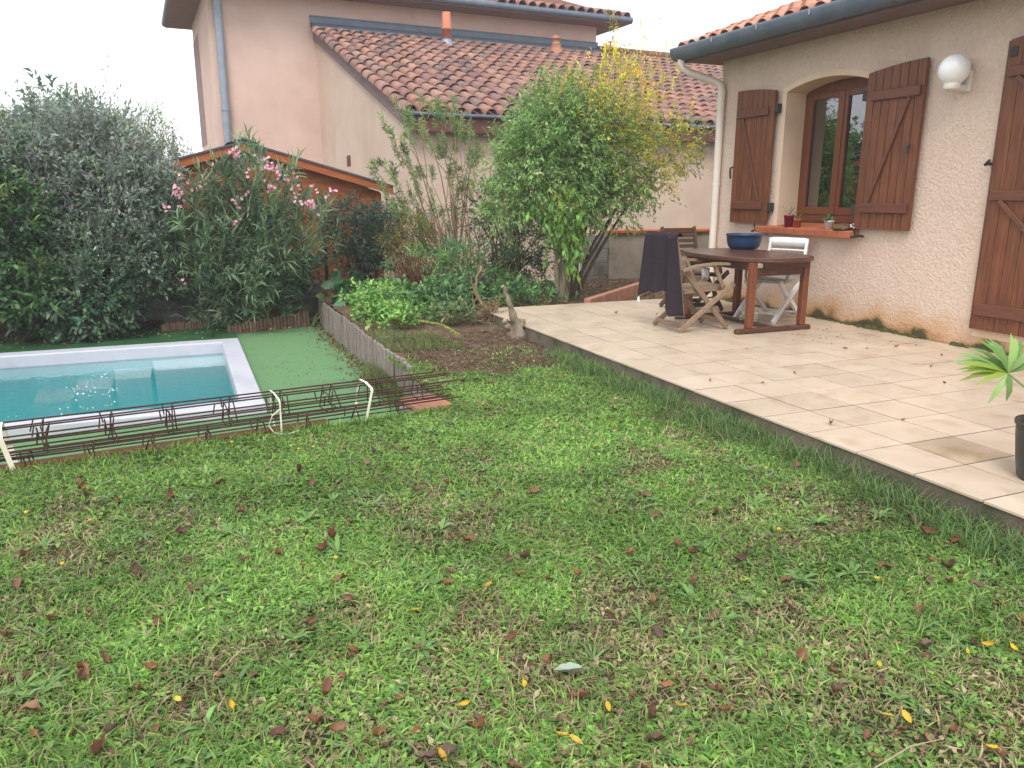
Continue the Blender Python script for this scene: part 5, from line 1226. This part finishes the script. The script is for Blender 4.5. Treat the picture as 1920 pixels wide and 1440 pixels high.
# yellow-green fern-like spray
fs_ = thing('leaning_spray', 'yellow-green spray of narrow leaves leaning over the bare soil', 'plant', (-.5, 3.75, -.12))
p0, p1 = onz(868, 632, -.05), onz(790, 604, .12); n = 44; t = np.linspace(0, 1, n)[:, None]; P = p0+(p1-p0)*t+np.array([0, 0, .04])*np.sin(t*3.1)
sdv = np.tile(unit(np.cross(p1-p0, [0, 0, 1.])), (n, 1))*np.where(np.arange(n) % 2 == 0, 1, -1)[:, None]
V, T, k = leaves(P, unit(sdv*.7+unit(p1-p0)*.8+rng.normal(0, .15, (n, 3))), np.tile([0., -.5, 1], (n, 1)), .085*(1-.4*t[:, 0]), .012, 'h6', .1, .1); np_mesh('foliage', V, T, 'leaf', fs_, colours(n, k, [(.36, .42, .06), (.28, .36, .06)]))
MB().tube([p0-[0, 0, .08], p0, (p0+p1)/2+[0, 0, .04], p1], .004, 5).build('stem', 'leaf_stem', fs_)

# ------------------------------------------------------------------ stumps
def stump(name, lab, base, paths, m='bark_pale', cut=True):
    o = thing(name, lab, 'stump', tuple(base))
    for pth, rs in paths:
        t0 = np.linspace(0, 1, len(pth)); t1_ = np.linspace(0, 1, 16); P = [np.array(q)+rng.normal(0, .004, 3) for q in np.stack([np.interp(t1_, t0, np.array(pth)[:, a_]) for a_ in range(3)], 1)]; rr = np.interp(t1_, t0, rs); rs = list(rr*(1+.10*rng.standard_normal(16))); mbs = MB().tube(P, rs, 12); mbs.v = [tuple(np.array(v)+rng.normal(0, .07*float(rr.mean()), 3)) for v in mbs.v]; mbs.build('stem', m, o, fix=False)
        if cut:
            d = unit(P[-1]-P[-2]); MB().tube([P[-1]+d*.0005, P[-1]+d*.004], rs[-1]*.97, 9).build('cut_face', 'cut_wood', o, fix=False)
    return o
sb = onz(972, 634, -.12); v_ = lambda x, y, dy=0.: ony(x, y, sb[1]+dy)
stump('sawn_stump', 'sawn grey tree stump with one tall cut stem beside the terrace edge', sb, [([v_(975, 642), v_(970, 612), v_(960, 585), v_(952, 560), v_(943, 537)], [.085, .045, .030, .022, .020]), ([v_(972, 640, .02), v_(975, 615, .02), v_(978, 600, .02)], [.06, .048, .036]), ([v_(966, 640, -.03), v_(952, 612, -.04), v_(946, 600, -.04)], [.05, .03, .022])])
tb0 = ony(905, 600, 3.95)
w2 = lambda x, y, d=0.: ony(x, y, 3.95+d)
stump('twisted_stump', 'twisted dead shrub with pale bent stems and drying roots in the bed', tb0, [([w2(922, 625), w2(915, 590), w2(893, 545), w2(892, 520), w2(903, 500)], [.020, .016, .012, .011, .010]), ([w2(918, 625), w2(905, 575), w2(888, 545), w2(882, 520)], [.012, .010, .007, .005]), ([w2(925, 625, .1), w2(930, 590, .1), w2(926, 565, .1)], [.014, .011, .009])], 'straw_stem', True)
branches(bpy.data.objects['twisted_stump'], 'dry_twigs', 'straw_stem', tb0+[.06, 0, .03], [ony(rng.uniform(885, 950), rng.uniform(560, 640), 3.95+rng.normal(0, .12)) for _ in range(95)], .005, .002, .08, 4, 5)
s3 = np.array([-1.25, 6.35, -.12]); w3 = lambda x, y, d=0.: ony(x, y, 6.35+d)
stump('cut_shrub', 'cut back shrub of brown stubs standing behind the slat edging', s3, [([w3(618, 560), w3(616, 535), w3(628, 505)], [.05, .04, .03]), ([w3(622, 560), w3(632, 530), w3(636, 495)], [.03, .02, .014]), ([w3(606, 560), w3(598, 520), w3(588, 485)], [.016, .013, .010]), ([w3(612, 560), w3(604, 530), w3(596, 505)], [.014, .012, .009])], 'red_stem')

# ------------------------------------------------------------------ lawn growth
def in_view(x, y, z, m=300):
    px, py, dp = proj(np.stack([x, y, z], -1)); f_ = lambda m: (dp > .25) & (px > -m) & (px < 1920+m) & (py < 1440+m)
    return f_(m) | (f_(m*4) & (rng.random(len(x)) < .5))
def scatter(n, x0, x1, y0, y1):
    x = rng.uniform(x0, x1, n); y = rng.uniform(y0, y1, n); return x, y
gr = Fol()
DRY = [(onz(px, py, LAWN)[:2], r) for px, py, r in ((1280, 1300, .24), (1130, 1110, .14), (905, 1130, .11), (1400, 1120, .16), (780, 1330, .14), (130, 1120, .22), (60, 1010, .2), (1240, 1400, .2), (620, 1390, .15), (1020, 1350, .13), (1500, 1330, .15), (330, 1290, .16), (830, 700, .25), (1480, 1180, .15))]
def dry_spots(x, y): return sum(np.exp(-(((x-c[0])**2+(y-c[1])**2)/r**2)) for c, r in DRY)
BR = lambda x, y: np.clip(.55*dry_spots(x, y)+.7*(vnoise(x, y, .42, 41)*.55+vnoise(x, y, .13, 42)*.45-.46)*4.2+np.clip((-1.0-y)*.30, -.25, .42)+np.clip((-3.5-x)*.18, 0, .25), 0, 1)   # 0 lush, 1 dry and thin
GA = np.array([[.180, .320, .058], [.230, .390, .070], [.150, .275, .060], [.280, .430, .100], [.130, .240, .065]])
GB = np.array([[.38, .30, .17], [.28, .21, .12], [.26, .30, .10], [.42, .35, .21], [.22, .27, .085], [.20, .14, .085]])
def lawn_pts(n, far=1.0):
    d = CAM[:2]; out = []
    x, y = scatter(n, -7.6, -.015, -3.6, 2.75)
    dist = np.hypot(x-d[0], y-d[1]); keep = rng.random(n) < np.clip(2.6/dist, .22, 1)**far
    soilp = (soil_in(x, y) > .35) & (x > -1.37) & (rng.random(n) < .955)
    keep &= (y < lawn_edge(x)-.01*rng.random(n)) & in_view(x, y, np.full(n, LAWN)) & ~soilp
    return x[keep], y[keep], dist[keep]
def blade_set(n, kind, Lr, Wr, tilt, far, dryk, palA, palB, fold=.1, curl=.3, base=.0):
    x, y, dist = lawn_pts(n, far); b = BR(x, y); kp = rng.random(len(x)) > b*dryk; x, y, dist, b = x[kp], y[kp], dist[kp], b[kp]; k_ = len(x)
    P = np.c_[x, y, lawn_z(x, y)+base]; az = rng.uniform(0, 2*np.pi, k_); tl = np.clip(rng.normal(*tilt, k_), .05, 1.5)
    D = np.c_[np.cos(az)*np.sin(tl), np.sin(az)*np.sin(tl), np.cos(tl)]; L = rng.uniform(*Lr, k_)*(.8+.5*vnoise(x, y, .3, 47)); Wd = rng.uniform(*Wr, k_)*np.clip(dist/3.2, 1, 1.8)
    U = np.c_[0*x, 0*x, 0*x+1.]+rng.normal(0, .25, (k_, 3)); V, T, kk = leaves(P, D, U, L, Wd, kind, fold, curl)
    dry = rng.random(k_) < b*.66+.06; c = np.where(dry[:, None], palB[rng.integers(len(palB), size=k_)], palA[rng.integers(len(palA), size=k_)])
    c = c*(.74+.52*vnoise(x, y, .24, 48))[:, None]*(.86+.34*vnoise(x, y, 1.0, 49))[:, None]*(1+.16*rng.standard_normal((k_, 1))).clip(.55, 1.5); gr.add(V, T, np.repeat(c.clip(.004, .8), kk, 0)); return k_
n1 = blade_set(720000, 'b5', (.030, .065), (.0030, .0056), (.95, .35), .8, .72, GA, GB)
n2 = blade_set(430000, 'd4', (.014, .030), (.010, .017), (1.15, .3), .8, .80, GA*np.array([.92, 1.0, 1.0]), GB, base=.016)
n3 = blade_set(60000, 'b5', (.04, .10), (.002, .0035), (1.3, .2), .8, .0, GB, GB, base=.006)
print('LAWN', n1, n2, n3)
# rosettes of plantain and dandelion
x, y, dist = lawn_pts(5200, .6); q = rng.random(len(x)) < .30; x, y = x[q], y[q]
for xx, yy in zip(x, y):
    m_n = rng.integers(6, 13); az = rng.uniform(0, 6.28)+np.arange(m_n)*2.4; el_ = rng.uniform(.12, .75, m_n); D = np.c_[np.cos(az)*np.cos(el_), np.sin(az)*np.cos(el_), np.sin(el_)]
    s_ = rng.uniform(.35, 1.05)**1.2; narrow = rng.random() < .5
    V, T, kk = leaves(np.tile([xx, yy, float(lawn_z(xx, yy))+.012], (m_n, 1)), D, np.tile([0., 0, 1], (m_n, 1)), rng.uniform(.05, .095, m_n)*s_, (.009 if narrow else .018)*s_, 'h6', .12, .22)
    gr.add(V, T, colours(m_n, kk, [(.15, .275, .075), (.18, .32, .085), (.16, .28, .10), (.22, .36, .11)], jit=.15))
# longer grass at the terrace foot, the slat edging and on the strip behind the soil
def tall(x, y, z, Lr, pal=GA, tilt=.45, wd=(.0025, .0045)):
    k_ = len(x); az = rng.uniform(0, 6.28, k_); tl = np.abs(rng.normal(tilt, .3, k_)); D = np.c_[np.cos(az)*np.sin(tl), np.sin(az)*np.sin(tl), np.cos(tl)]
    V, T, kk = leaves(np.c_[x, y, z], D, np.c_[0*x, 0*x, 0*x+1.]+rng.normal(0, .3, (k_, 3)), rng.uniform(*Lr, k_), rng.uniform(*wd, k_), 'b5', .1, .35)
    gr.add(V, T, colours(k_, kk, pal))
n = 17000; x = -np.abs(rng.normal(0, .10, n))-.006; y = rng.uniform(-3.0, 2.2, n); kp = rng.random(n) < .25+.75*vnoise(x*0, y, .25, 61); x, y = x[kp], y[kp]; tall(x, y, lawn_z(x, y), (.06, .15), np.array([[.15, .26, .075], [.16, .28, .08], [.22, .26, .11], [.10, .19, .06]]))
n = 2600; x = rng.uniform(-1.33, -.72, n); y = rng.uniform(2.75, 3.6, n)-.3*(x+.9); tall(x, y, bed_z(x, y), (.05, .11), np.array([[.15, .21, .06], [.20, .22, .08], [.10, .17, .05], [.26, .24, .10]]), .6)
n = 2200; x = rng.uniform(-1.40, -.1, n); y = rng.uniform(1.3, 2.2, n); kp = soil_in(x, y) < .4; x, y = x[kp], y[kp]; tall(x, y, lawn_z(x, y), (.03, .07), np.array([[.20, .20, .08], [.13, .19, .05], [.28, .23, .11]]), .8)
n = 1500; x = BX-.02-np.abs(rng.normal(0, .07, n)); y = rng.normal(2.75, .35, n); tall(x, y, np.full(n, TURF), (.06, .20), np.array([[.14, .20, .05], [.20, .20, .07], [.10, .16, .05]]), .4)
n = 5000; s_ = rng.uniform(0, LN, n); P = ea+ed*s_[:, None]-en*np.abs(rng.normal(.0, .05, n))[:, None]; tall(P[:, 0], P[:, 1], np.full(n, LAWN), (.03, .085), GA, .6)
go = gr.build('grass', 'grass'); tag(go, 'short patchy lawn grass mixed with broad-leaved weeds and straw', 'grass', kind='stuff')
print('grass tris', len(go.data.polygons))
# pale tufts of dry straw over the log edging and debris over the bare soil
ds = Fol(); n = 2600
A_, B_ = onz(445, 622, TURF), onz(580, 608, TURF); tt_ = rng.random(n)[:, None]; P = A_+(B_-A_)*tt_+np.c_[rng.normal(0, .03, n), rng.normal(.08, .06, n), .15+.06*rng.random(n)]
D = unit(rng.standard_normal((n, 3))*[1, .6, .35]); V, T, k = leaves(P, D, np.tile([0., 0, 1], (n, 1)), rng.uniform(.05, .14, n), .004, 'b5', 0, .4); ds.add(V, T, colours(n, k, [(.42, .34, .20), (.34, .26, .15), (.26, .20, .11)]))
n = 4600; x = rng.uniform(-1.25, .0, n); y = rng.uniform(1.6, 3.5, n); kp = soil_in(x, y) > .4; x, y = x[kp], y[kp]; n = len(x); P = np.c_[x, y, bed_z(x, y)+.012]; P[:, 2] = np.maximum(P[:, 2], LAWN+.012)
D = unit(rng.standard_normal((n, 3))*[1, 1, .18]); V, T, k = leaves(P, D, np.tile([0., 0, 1], (n, 1)), rng.uniform(.02, .085, n), rng.uniform(.003, .009, n), 'b5', 0, .15); ds.add(V, T, colours(n, k, [(.17, .11, .07), (.12, .075, .05), (.26, .18, .11), (.08, .055, .04), (.40, .31, .20)], [4, 3, 3, 2, 1.6]))
tag(ds.build('dry_debris', 'leaf_matt'), 'dry straw and root debris on the soil and log edging', 'debris', kind='stuff')
# leaf litter: turf edges, under the hedge, behind the terrace
lt = Fol()
def litter(P, L, pal, w=None):
    n = len(P); D = unit(rng.standard_normal((n, 3))*[1, 1, .2]); V, T, k = leaves(P, D, unit(rng.normal(0, .35, (n, 3))+[0, 0, 1]), L*rng.uniform(.6, 1.3, n), L*.5*rng.uniform(.7, 1.2, n), 'h6', .12, .15); lt.add(V, T, colours(n, k, pal, w))
BRN = [(.17, .085, .045), (.11, .060, .038), (.26, .15, .07), (.32, .22, .12)]
n = 420; P = np.c_[BX-.03-np.abs(rng.normal(0, .09, n)), rng.uniform(2.9, 6.4, n), np.full(n, TURF+.012)]; litter(P, .045, BRN)
n = 330; P = np.c_[rng.uniform(-4.9, -1.6, n), 6.15+rng.normal(0, .25, n), np.full(n, TURF+.055)]; litter(P[P[:, 1] < 6.8], .05, BRN+[(.40, .32, .14)])
n = 420; P = np.c_[rng.uniform(-3.8, -3.2, n), rng.uniform(6.55, 6.9, n), TURF+.06+.05*rng.random(n)]; litter(P, .05, BRN[:2])
n = 260; P = np.c_[rng.normal(-1.95, .30, n), rng.uniform(2.6, 5.2, n), np.full(n, TURF+.006)]; litter(P[P[:, 0] > PX1+.03][:150], .018, [(.05, .035, .025), (.09, .06, .04)])
n = 1500; x = rng.uniform(.1, 3.2, n); y = rng.uniform(4.28, 6.5, n); litter(np.c_[x, y, bed_z(x, y)+.012], .05, BRN+[(.38, .30, .08)])
n = 60; litter(np.c_[rng.normal(2.35, .25, n), rng.normal(1.55, .30, n), np.full(n, .004)], .022, [(.36, .26, .13), (.45, .33, .16), (.20, .12, .06)])
tag(lt.build('leaf_litter', 'leaf_matt'), 'small dead leaves strewn along the turf edges and behind the terrace', 'leaf litter', kind='stuff')
# moss along the house wall
mo = MB()
for i in range(150):
    y = rng.uniform(-1.6, 4.05); r = rng.uniform(.010, .034)*(.5+vnoise(0, y, .4, 71))
    mo.lathe([(.001, r*.9), (r*.6, r*.7), (r, r*.15), (r, -.002)], (WX-.004-rng.uniform(0, .02), y, .001), 7)
tag(mo.build('moss', 'moss', fix=False), 'dark moss growing along the foot of the house wall', 'moss', kind='stuff')

# ------------------------------------------------------------------ fallen leaves lying on the lawn, one by one
def leaf_mesh(nm, m, curl, L=.06, W=.038, tw=0., wave=.0, nick=0):
    mb = MB(); n = 10; vs = []
    for i in range(n+1):
        t = i/n; x = L*(t-.5); zc = curl*L*((t-.5)**2*2.4); pr = max(.03, math.sin(math.pi*t**.85)**.75)*(1+.08*math.sin(i*2.1+nick))
        for s in (-1, -.5, 0, .5, 1):
            rl = abs(s)**1.6*pr*W*(.30+.35*abs(curl))
            vs.append((x, s*W/2*pr*(1-.25*abs(curl)*abs(s)), zc+rl+tw*s*x+wave*math.sin(i*1.3+s*2)*abs(s)))
    fs = []
    for i in range(n):
        for q in range(4): a = i*5+q; fs.append((a, a+1, a+6, a+5))
    mb.add(vs, fs, True); mb.tube([(-L*.75, .003, .006), (-L*.62, 0, curl*L*.6), (-L*.5, 0, curl*L*.6)], .0011, 4)
    return mb.mesh(nm, m, False)
LM = [leaf_mesh('fallen_leaf', 'fallen', c, L, W, tw, .004, c*7) for c, L, W, tw in ((.25, .062, .036, 0), (.7, .058, .034, .25), (-.3, .066, .036, -.2), (1.1, .055, .036, .4), (.45, .05, .032, .1))]
LOOK = ['broad flat', 'curled', 'long arched', 'tightly rolled', 'small cupped']
def leaf_place(p):
    if p[0] > -.75: return 'in the longer grass along the terrace edge'
    if p[0] < -1.37 and p[1] > float(lawn_edge(p[0]))-.75: return 'on the grass in front of the rebar cages'
    if p[1] > 1.1: return 'on the grass near the bare soil'
    if p[1] < -1.3: return 'on the thin dry part of the lawn'
    return 'on the green middle of the lawn'
LY = [leaf_mesh('yellow_leaf', 'fallen_yellow', c, .042, .018, tw) for c, tw in ((.2, 0), (.5, .2))]
def drop(name, me, p, z, lab, grp, s=1., cat='leaf'):
    o = bpy.data.objects.new(name, me); COL.objects.link(o)
    reg(o, Matrix.Translation((p[0], p[1], z)) @ Matrix.Rotation(rng.uniform(0, 6.28), 4, 'Z') @ Matrix.Rotation(float(rng.normal(0, .35)), 4, 'X') @ Matrix.Rotation(float(rng.normal(0, .3)), 4, 'Y') @ Matrix.Scale(s, 4), None)
    return tag(o, lab, cat, grp)
known = [(455, 962), (150, 918), (412, 910), (760, 845), (810, 832), (588, 905), (625, 1012), (608, 1035), (520, 1040), (640, 1090), (655, 1127), (300, 1165), (255, 1070), (155, 1250), (285, 1250), (615, 1300), (520, 1380), (630, 1370), (210, 1365), (835, 1420), (340, 1000), (325, 935), (40, 1048), (30, 1095), (150, 900), (985, 1040), (875, 1018), (1000, 920), (1205, 935), (1340, 960), (1270, 1020), (1300, 1035), (1295, 1090), (1475, 1085), (1230, 1180), (1222, 1350), (1725, 1150), (1735, 1220), (1790, 1012), (1780, 1065), (1710, 970), (1735, 997), (1900, 990), (1520, 865), (1490, 882), (1510, 855), (1660, 1062), (1740, 1085), (1085, 1312), (960, 1200), (895, 1350), (1230, 970), (800, 1425), (180, 1410), (60, 1320), (1360, 1340), (1500, 1240), (1780, 1090), (1830, 1095), (700, 850), (870, 715), (915, 770), (1150, 770), (940, 770), (920, 720), (1355, 790), (1280, 770), (1230, 1390), (690, 870), (780, 920), (840, 905), (560, 890), (955, 1045), (1085, 1075), (1345, 1150), (1480, 1140), (1390, 1050), (1250, 1290)]
nl = 0
for px, py in known:
    p = onz(px, py, LAWN+.03); 
    if p[1] > 3.2: continue
    q = int(rng.integers(5)); drop('fallen_leaf', LM[q], p, float(lawn_z(p[0], p[1]))+.032, LOOK[q]+' brown leaf lying '+leaf_place(p), 'brown leaves fallen on the lawn', rng.uniform(.75, 1.1))
for k in range(175):
    p = onz(rng.uniform(-40, 1960), 830+610*rng.random()**.8, LAWN+.03)
    if p[0] > -.06 or p[1] > float(lawn_edge(p[0]))-.1 or p[1] > 2.2: continue
    q = int(rng.integers(5)); drop('fallen_leaf', LM[q], p, float(lawn_z(p[0], p[1]))+.022, LOOK[q]+' brown leaf lying '+leaf_place(p), 'brown leaves fallen on the lawn', rng.uniform(.4, .8))
for px, py in [(1395, 1087), (1815, 1230), (1900, 1220), (1648, 1255), (1645, 1085), (1840, 1195), (1855, 1405), (915, 1102), (870+0, 1322), (560+270, 1425), (1080, 1390), (1700, 1352), (1665, 1350), (1275, 1330), (435, 1325), (335, 1310), (985, 1290), (1050, 1380), (1140, 1330), (780, 1150), (1850, 1210)]:
    p = onz(px, py, LAWN+.03); drop('yellow_leaf', LY[rng.integers(2)], p, float(lawn_z(p[0], p[1]))+.034, 'small yellow leaf lying '+leaf_place(p), 'yellow leaves fallen on the lawn', rng.uniform(.7, 1.1))
for px, py in [(1490, 700), (1625, 655), (1680, 652), (1765, 668), (1400, 655), (1570, 633), (1557, 797), (1694, 790), (1430, 720), (1610, 615), (1330, 715), (1155, 588), (1232, 590), (1745, 690), (1585, 655), (1770, 720)]:
    p = onz(px, py, 0); drop('dry_leaf', LM[rng.integers(5)], p, .006, 'small dry leaf lying on the terrace tiles '+('near the table' if p[1] > 1.4 else 'before the house door' if p[0] > 1.2 else 'along the lawn side'), 'dry leaves on the terrace', rng.uniform(.35, .7))
p = onz(1065, 1266, LAWN+.03); gl = leaf_mesh('pale_leaf', 'grey_leaf', .15, .085, .048)
o = drop('pale_leaf', gl, p, float(lawn_z(p[0], p[1]))+.036, 'single large pale grey-green leaf lying upside down on the lawn', None)
o.matrix_local = Matrix.Translation((p[0], p[1], float(lawn_z(p[0], p[1]))+.040)) @ Matrix.Rotation(R_(165), 4, 'Z') @ Matrix.Rotation(R_(12), 4, 'X')
# dandelion flowers
dn = MB().lathe([(.001, .005), (.006, .006), (.009, .002), (.004, -.004)], (0, 0, 0), 10).mesh('dandelion_flower', 'fallen_yellow')
for px, py in [(50, 967), (118, 1064), (630, 1050), (588, 835), (560, 840), (1460, 995), (1028, 788), (170, 985), (1118, 835), (435, 830)]:
    p = onz(px, py, LAWN+.04); o = bpy.data.objects.new('dandelion_flower', dn); COL.objects.link(o); reg(o, Matrix.Translation((p[0], p[1], float(lawn_z(p[0], p[1]))+.045)), None)
    MB().tube([(p[0], p[1], float(lawn_z(p[0], p[1]))-.01), (p[0], p[1], float(lawn_z(p[0], p[1]))+.041)], .0015, 4).build('stalk', 'leaf_stem', o)
    tag(o, 'yellow dandelion flower open '+leaf_place(p), 'flower', 'dandelions in the lawn')

# ------------------------------------------------------------------ small leftovers
fsn = onz(733, 632, -.10)
tag(MB().prism([(fsn[0]-.10, fsn[1]-.03), (fsn[0]+.09, fsn[1]-.04), (fsn[0]+.11, fsn[1]+.02), (fsn[0]-.02, fsn[1]+.05), (fsn[0]-.11, fsn[1]+.03)], 2, -.125, -.095).build('flat_stone', 'zinc_light'), 'flat blue-grey stone lying before the bright leafy plant', 'stone')
bg_ = ony(890, 545, 5.35); bgm = MB(); nA, nB = 20, 9
vs = []
for j in range(nB):
    for i in range(nA):
        a = 2*math.pi*i/nA; t = j/(nB-1); r = math.sin(math.pi*(.08+.9*t*.62))**.8; k = 1+.22*math.sin(a*3+t*4)+.12*math.sin(a*7-t*9)
        vs.append((bg_[0]+.20*r*k*math.cos(a), bg_[1]+.12*r*k*math.sin(a), -.12+.30*t*(1+.15*math.sin(a*2))))
fs = [(j*nA+i, j*nA+(i+1) % nA, (j+1)*nA+(i+1) % nA, (j+1)*nA+i) for j in range(nB-1) for i in range(nA)]+[tuple((nB-1)*nA+i for i in range(nA))]
tag(bgm.add(vs, fs, True).build('plastic_bag', 'black_pot'), 'black plastic bag half hidden among the plants by the oleander', 'bag')
for k, (pa, pb) in enumerate((((1068, 775), (1100, 812)), ((1398, 975), (1402, 925)), ((1440, 850), (1520, 812)), ((1640, 1440), (1770, 1385)), ((430, 1240), (480, 1215)), ((1020, 800), (1080, 795)))):
    a, b = onz(*pa, LAWN+.04), onz(*pb, LAWN+.05); md_ = (a+b)/2+np.array([0, 0, .02])
    tag(MB().tube([a, md_, b], [.0018, .0016, .001], 5).build('dry_stalk', 'cut_wood'), 'thin pale dry grass stalk lying '+leaf_place(md_), 'stalk', 'dry stalks on the lawn')

# ------------------------------------------------------------------ added thin volume, imitates a lens veil by lifting dark tones
hm = bpy.data.materials.new('lens_veil'); hm.use_nodes = True; hn = hm.node_tree.nodes; hn.clear()
ho = hn.new('ShaderNodeOutputMaterial'); hv = hn.new('ShaderNodeVolumePrincipled')
hv.inputs['Color'].default_value = (.93, .96, 1, 1); hv.inputs['Density'].default_value = .0022
hm.node_tree.links.new(hv.outputs[0], ho.inputs['Volume']); MATS['lens_veil'] = hm
tag(MB().box((-905, -905, -2.2), (905, 905, 9.5)).build('lens_veil', 'lens_veil'), 'thin pale volume added over the whole garden to imitate a lens veil', 'lens_veil', kind='stuff')
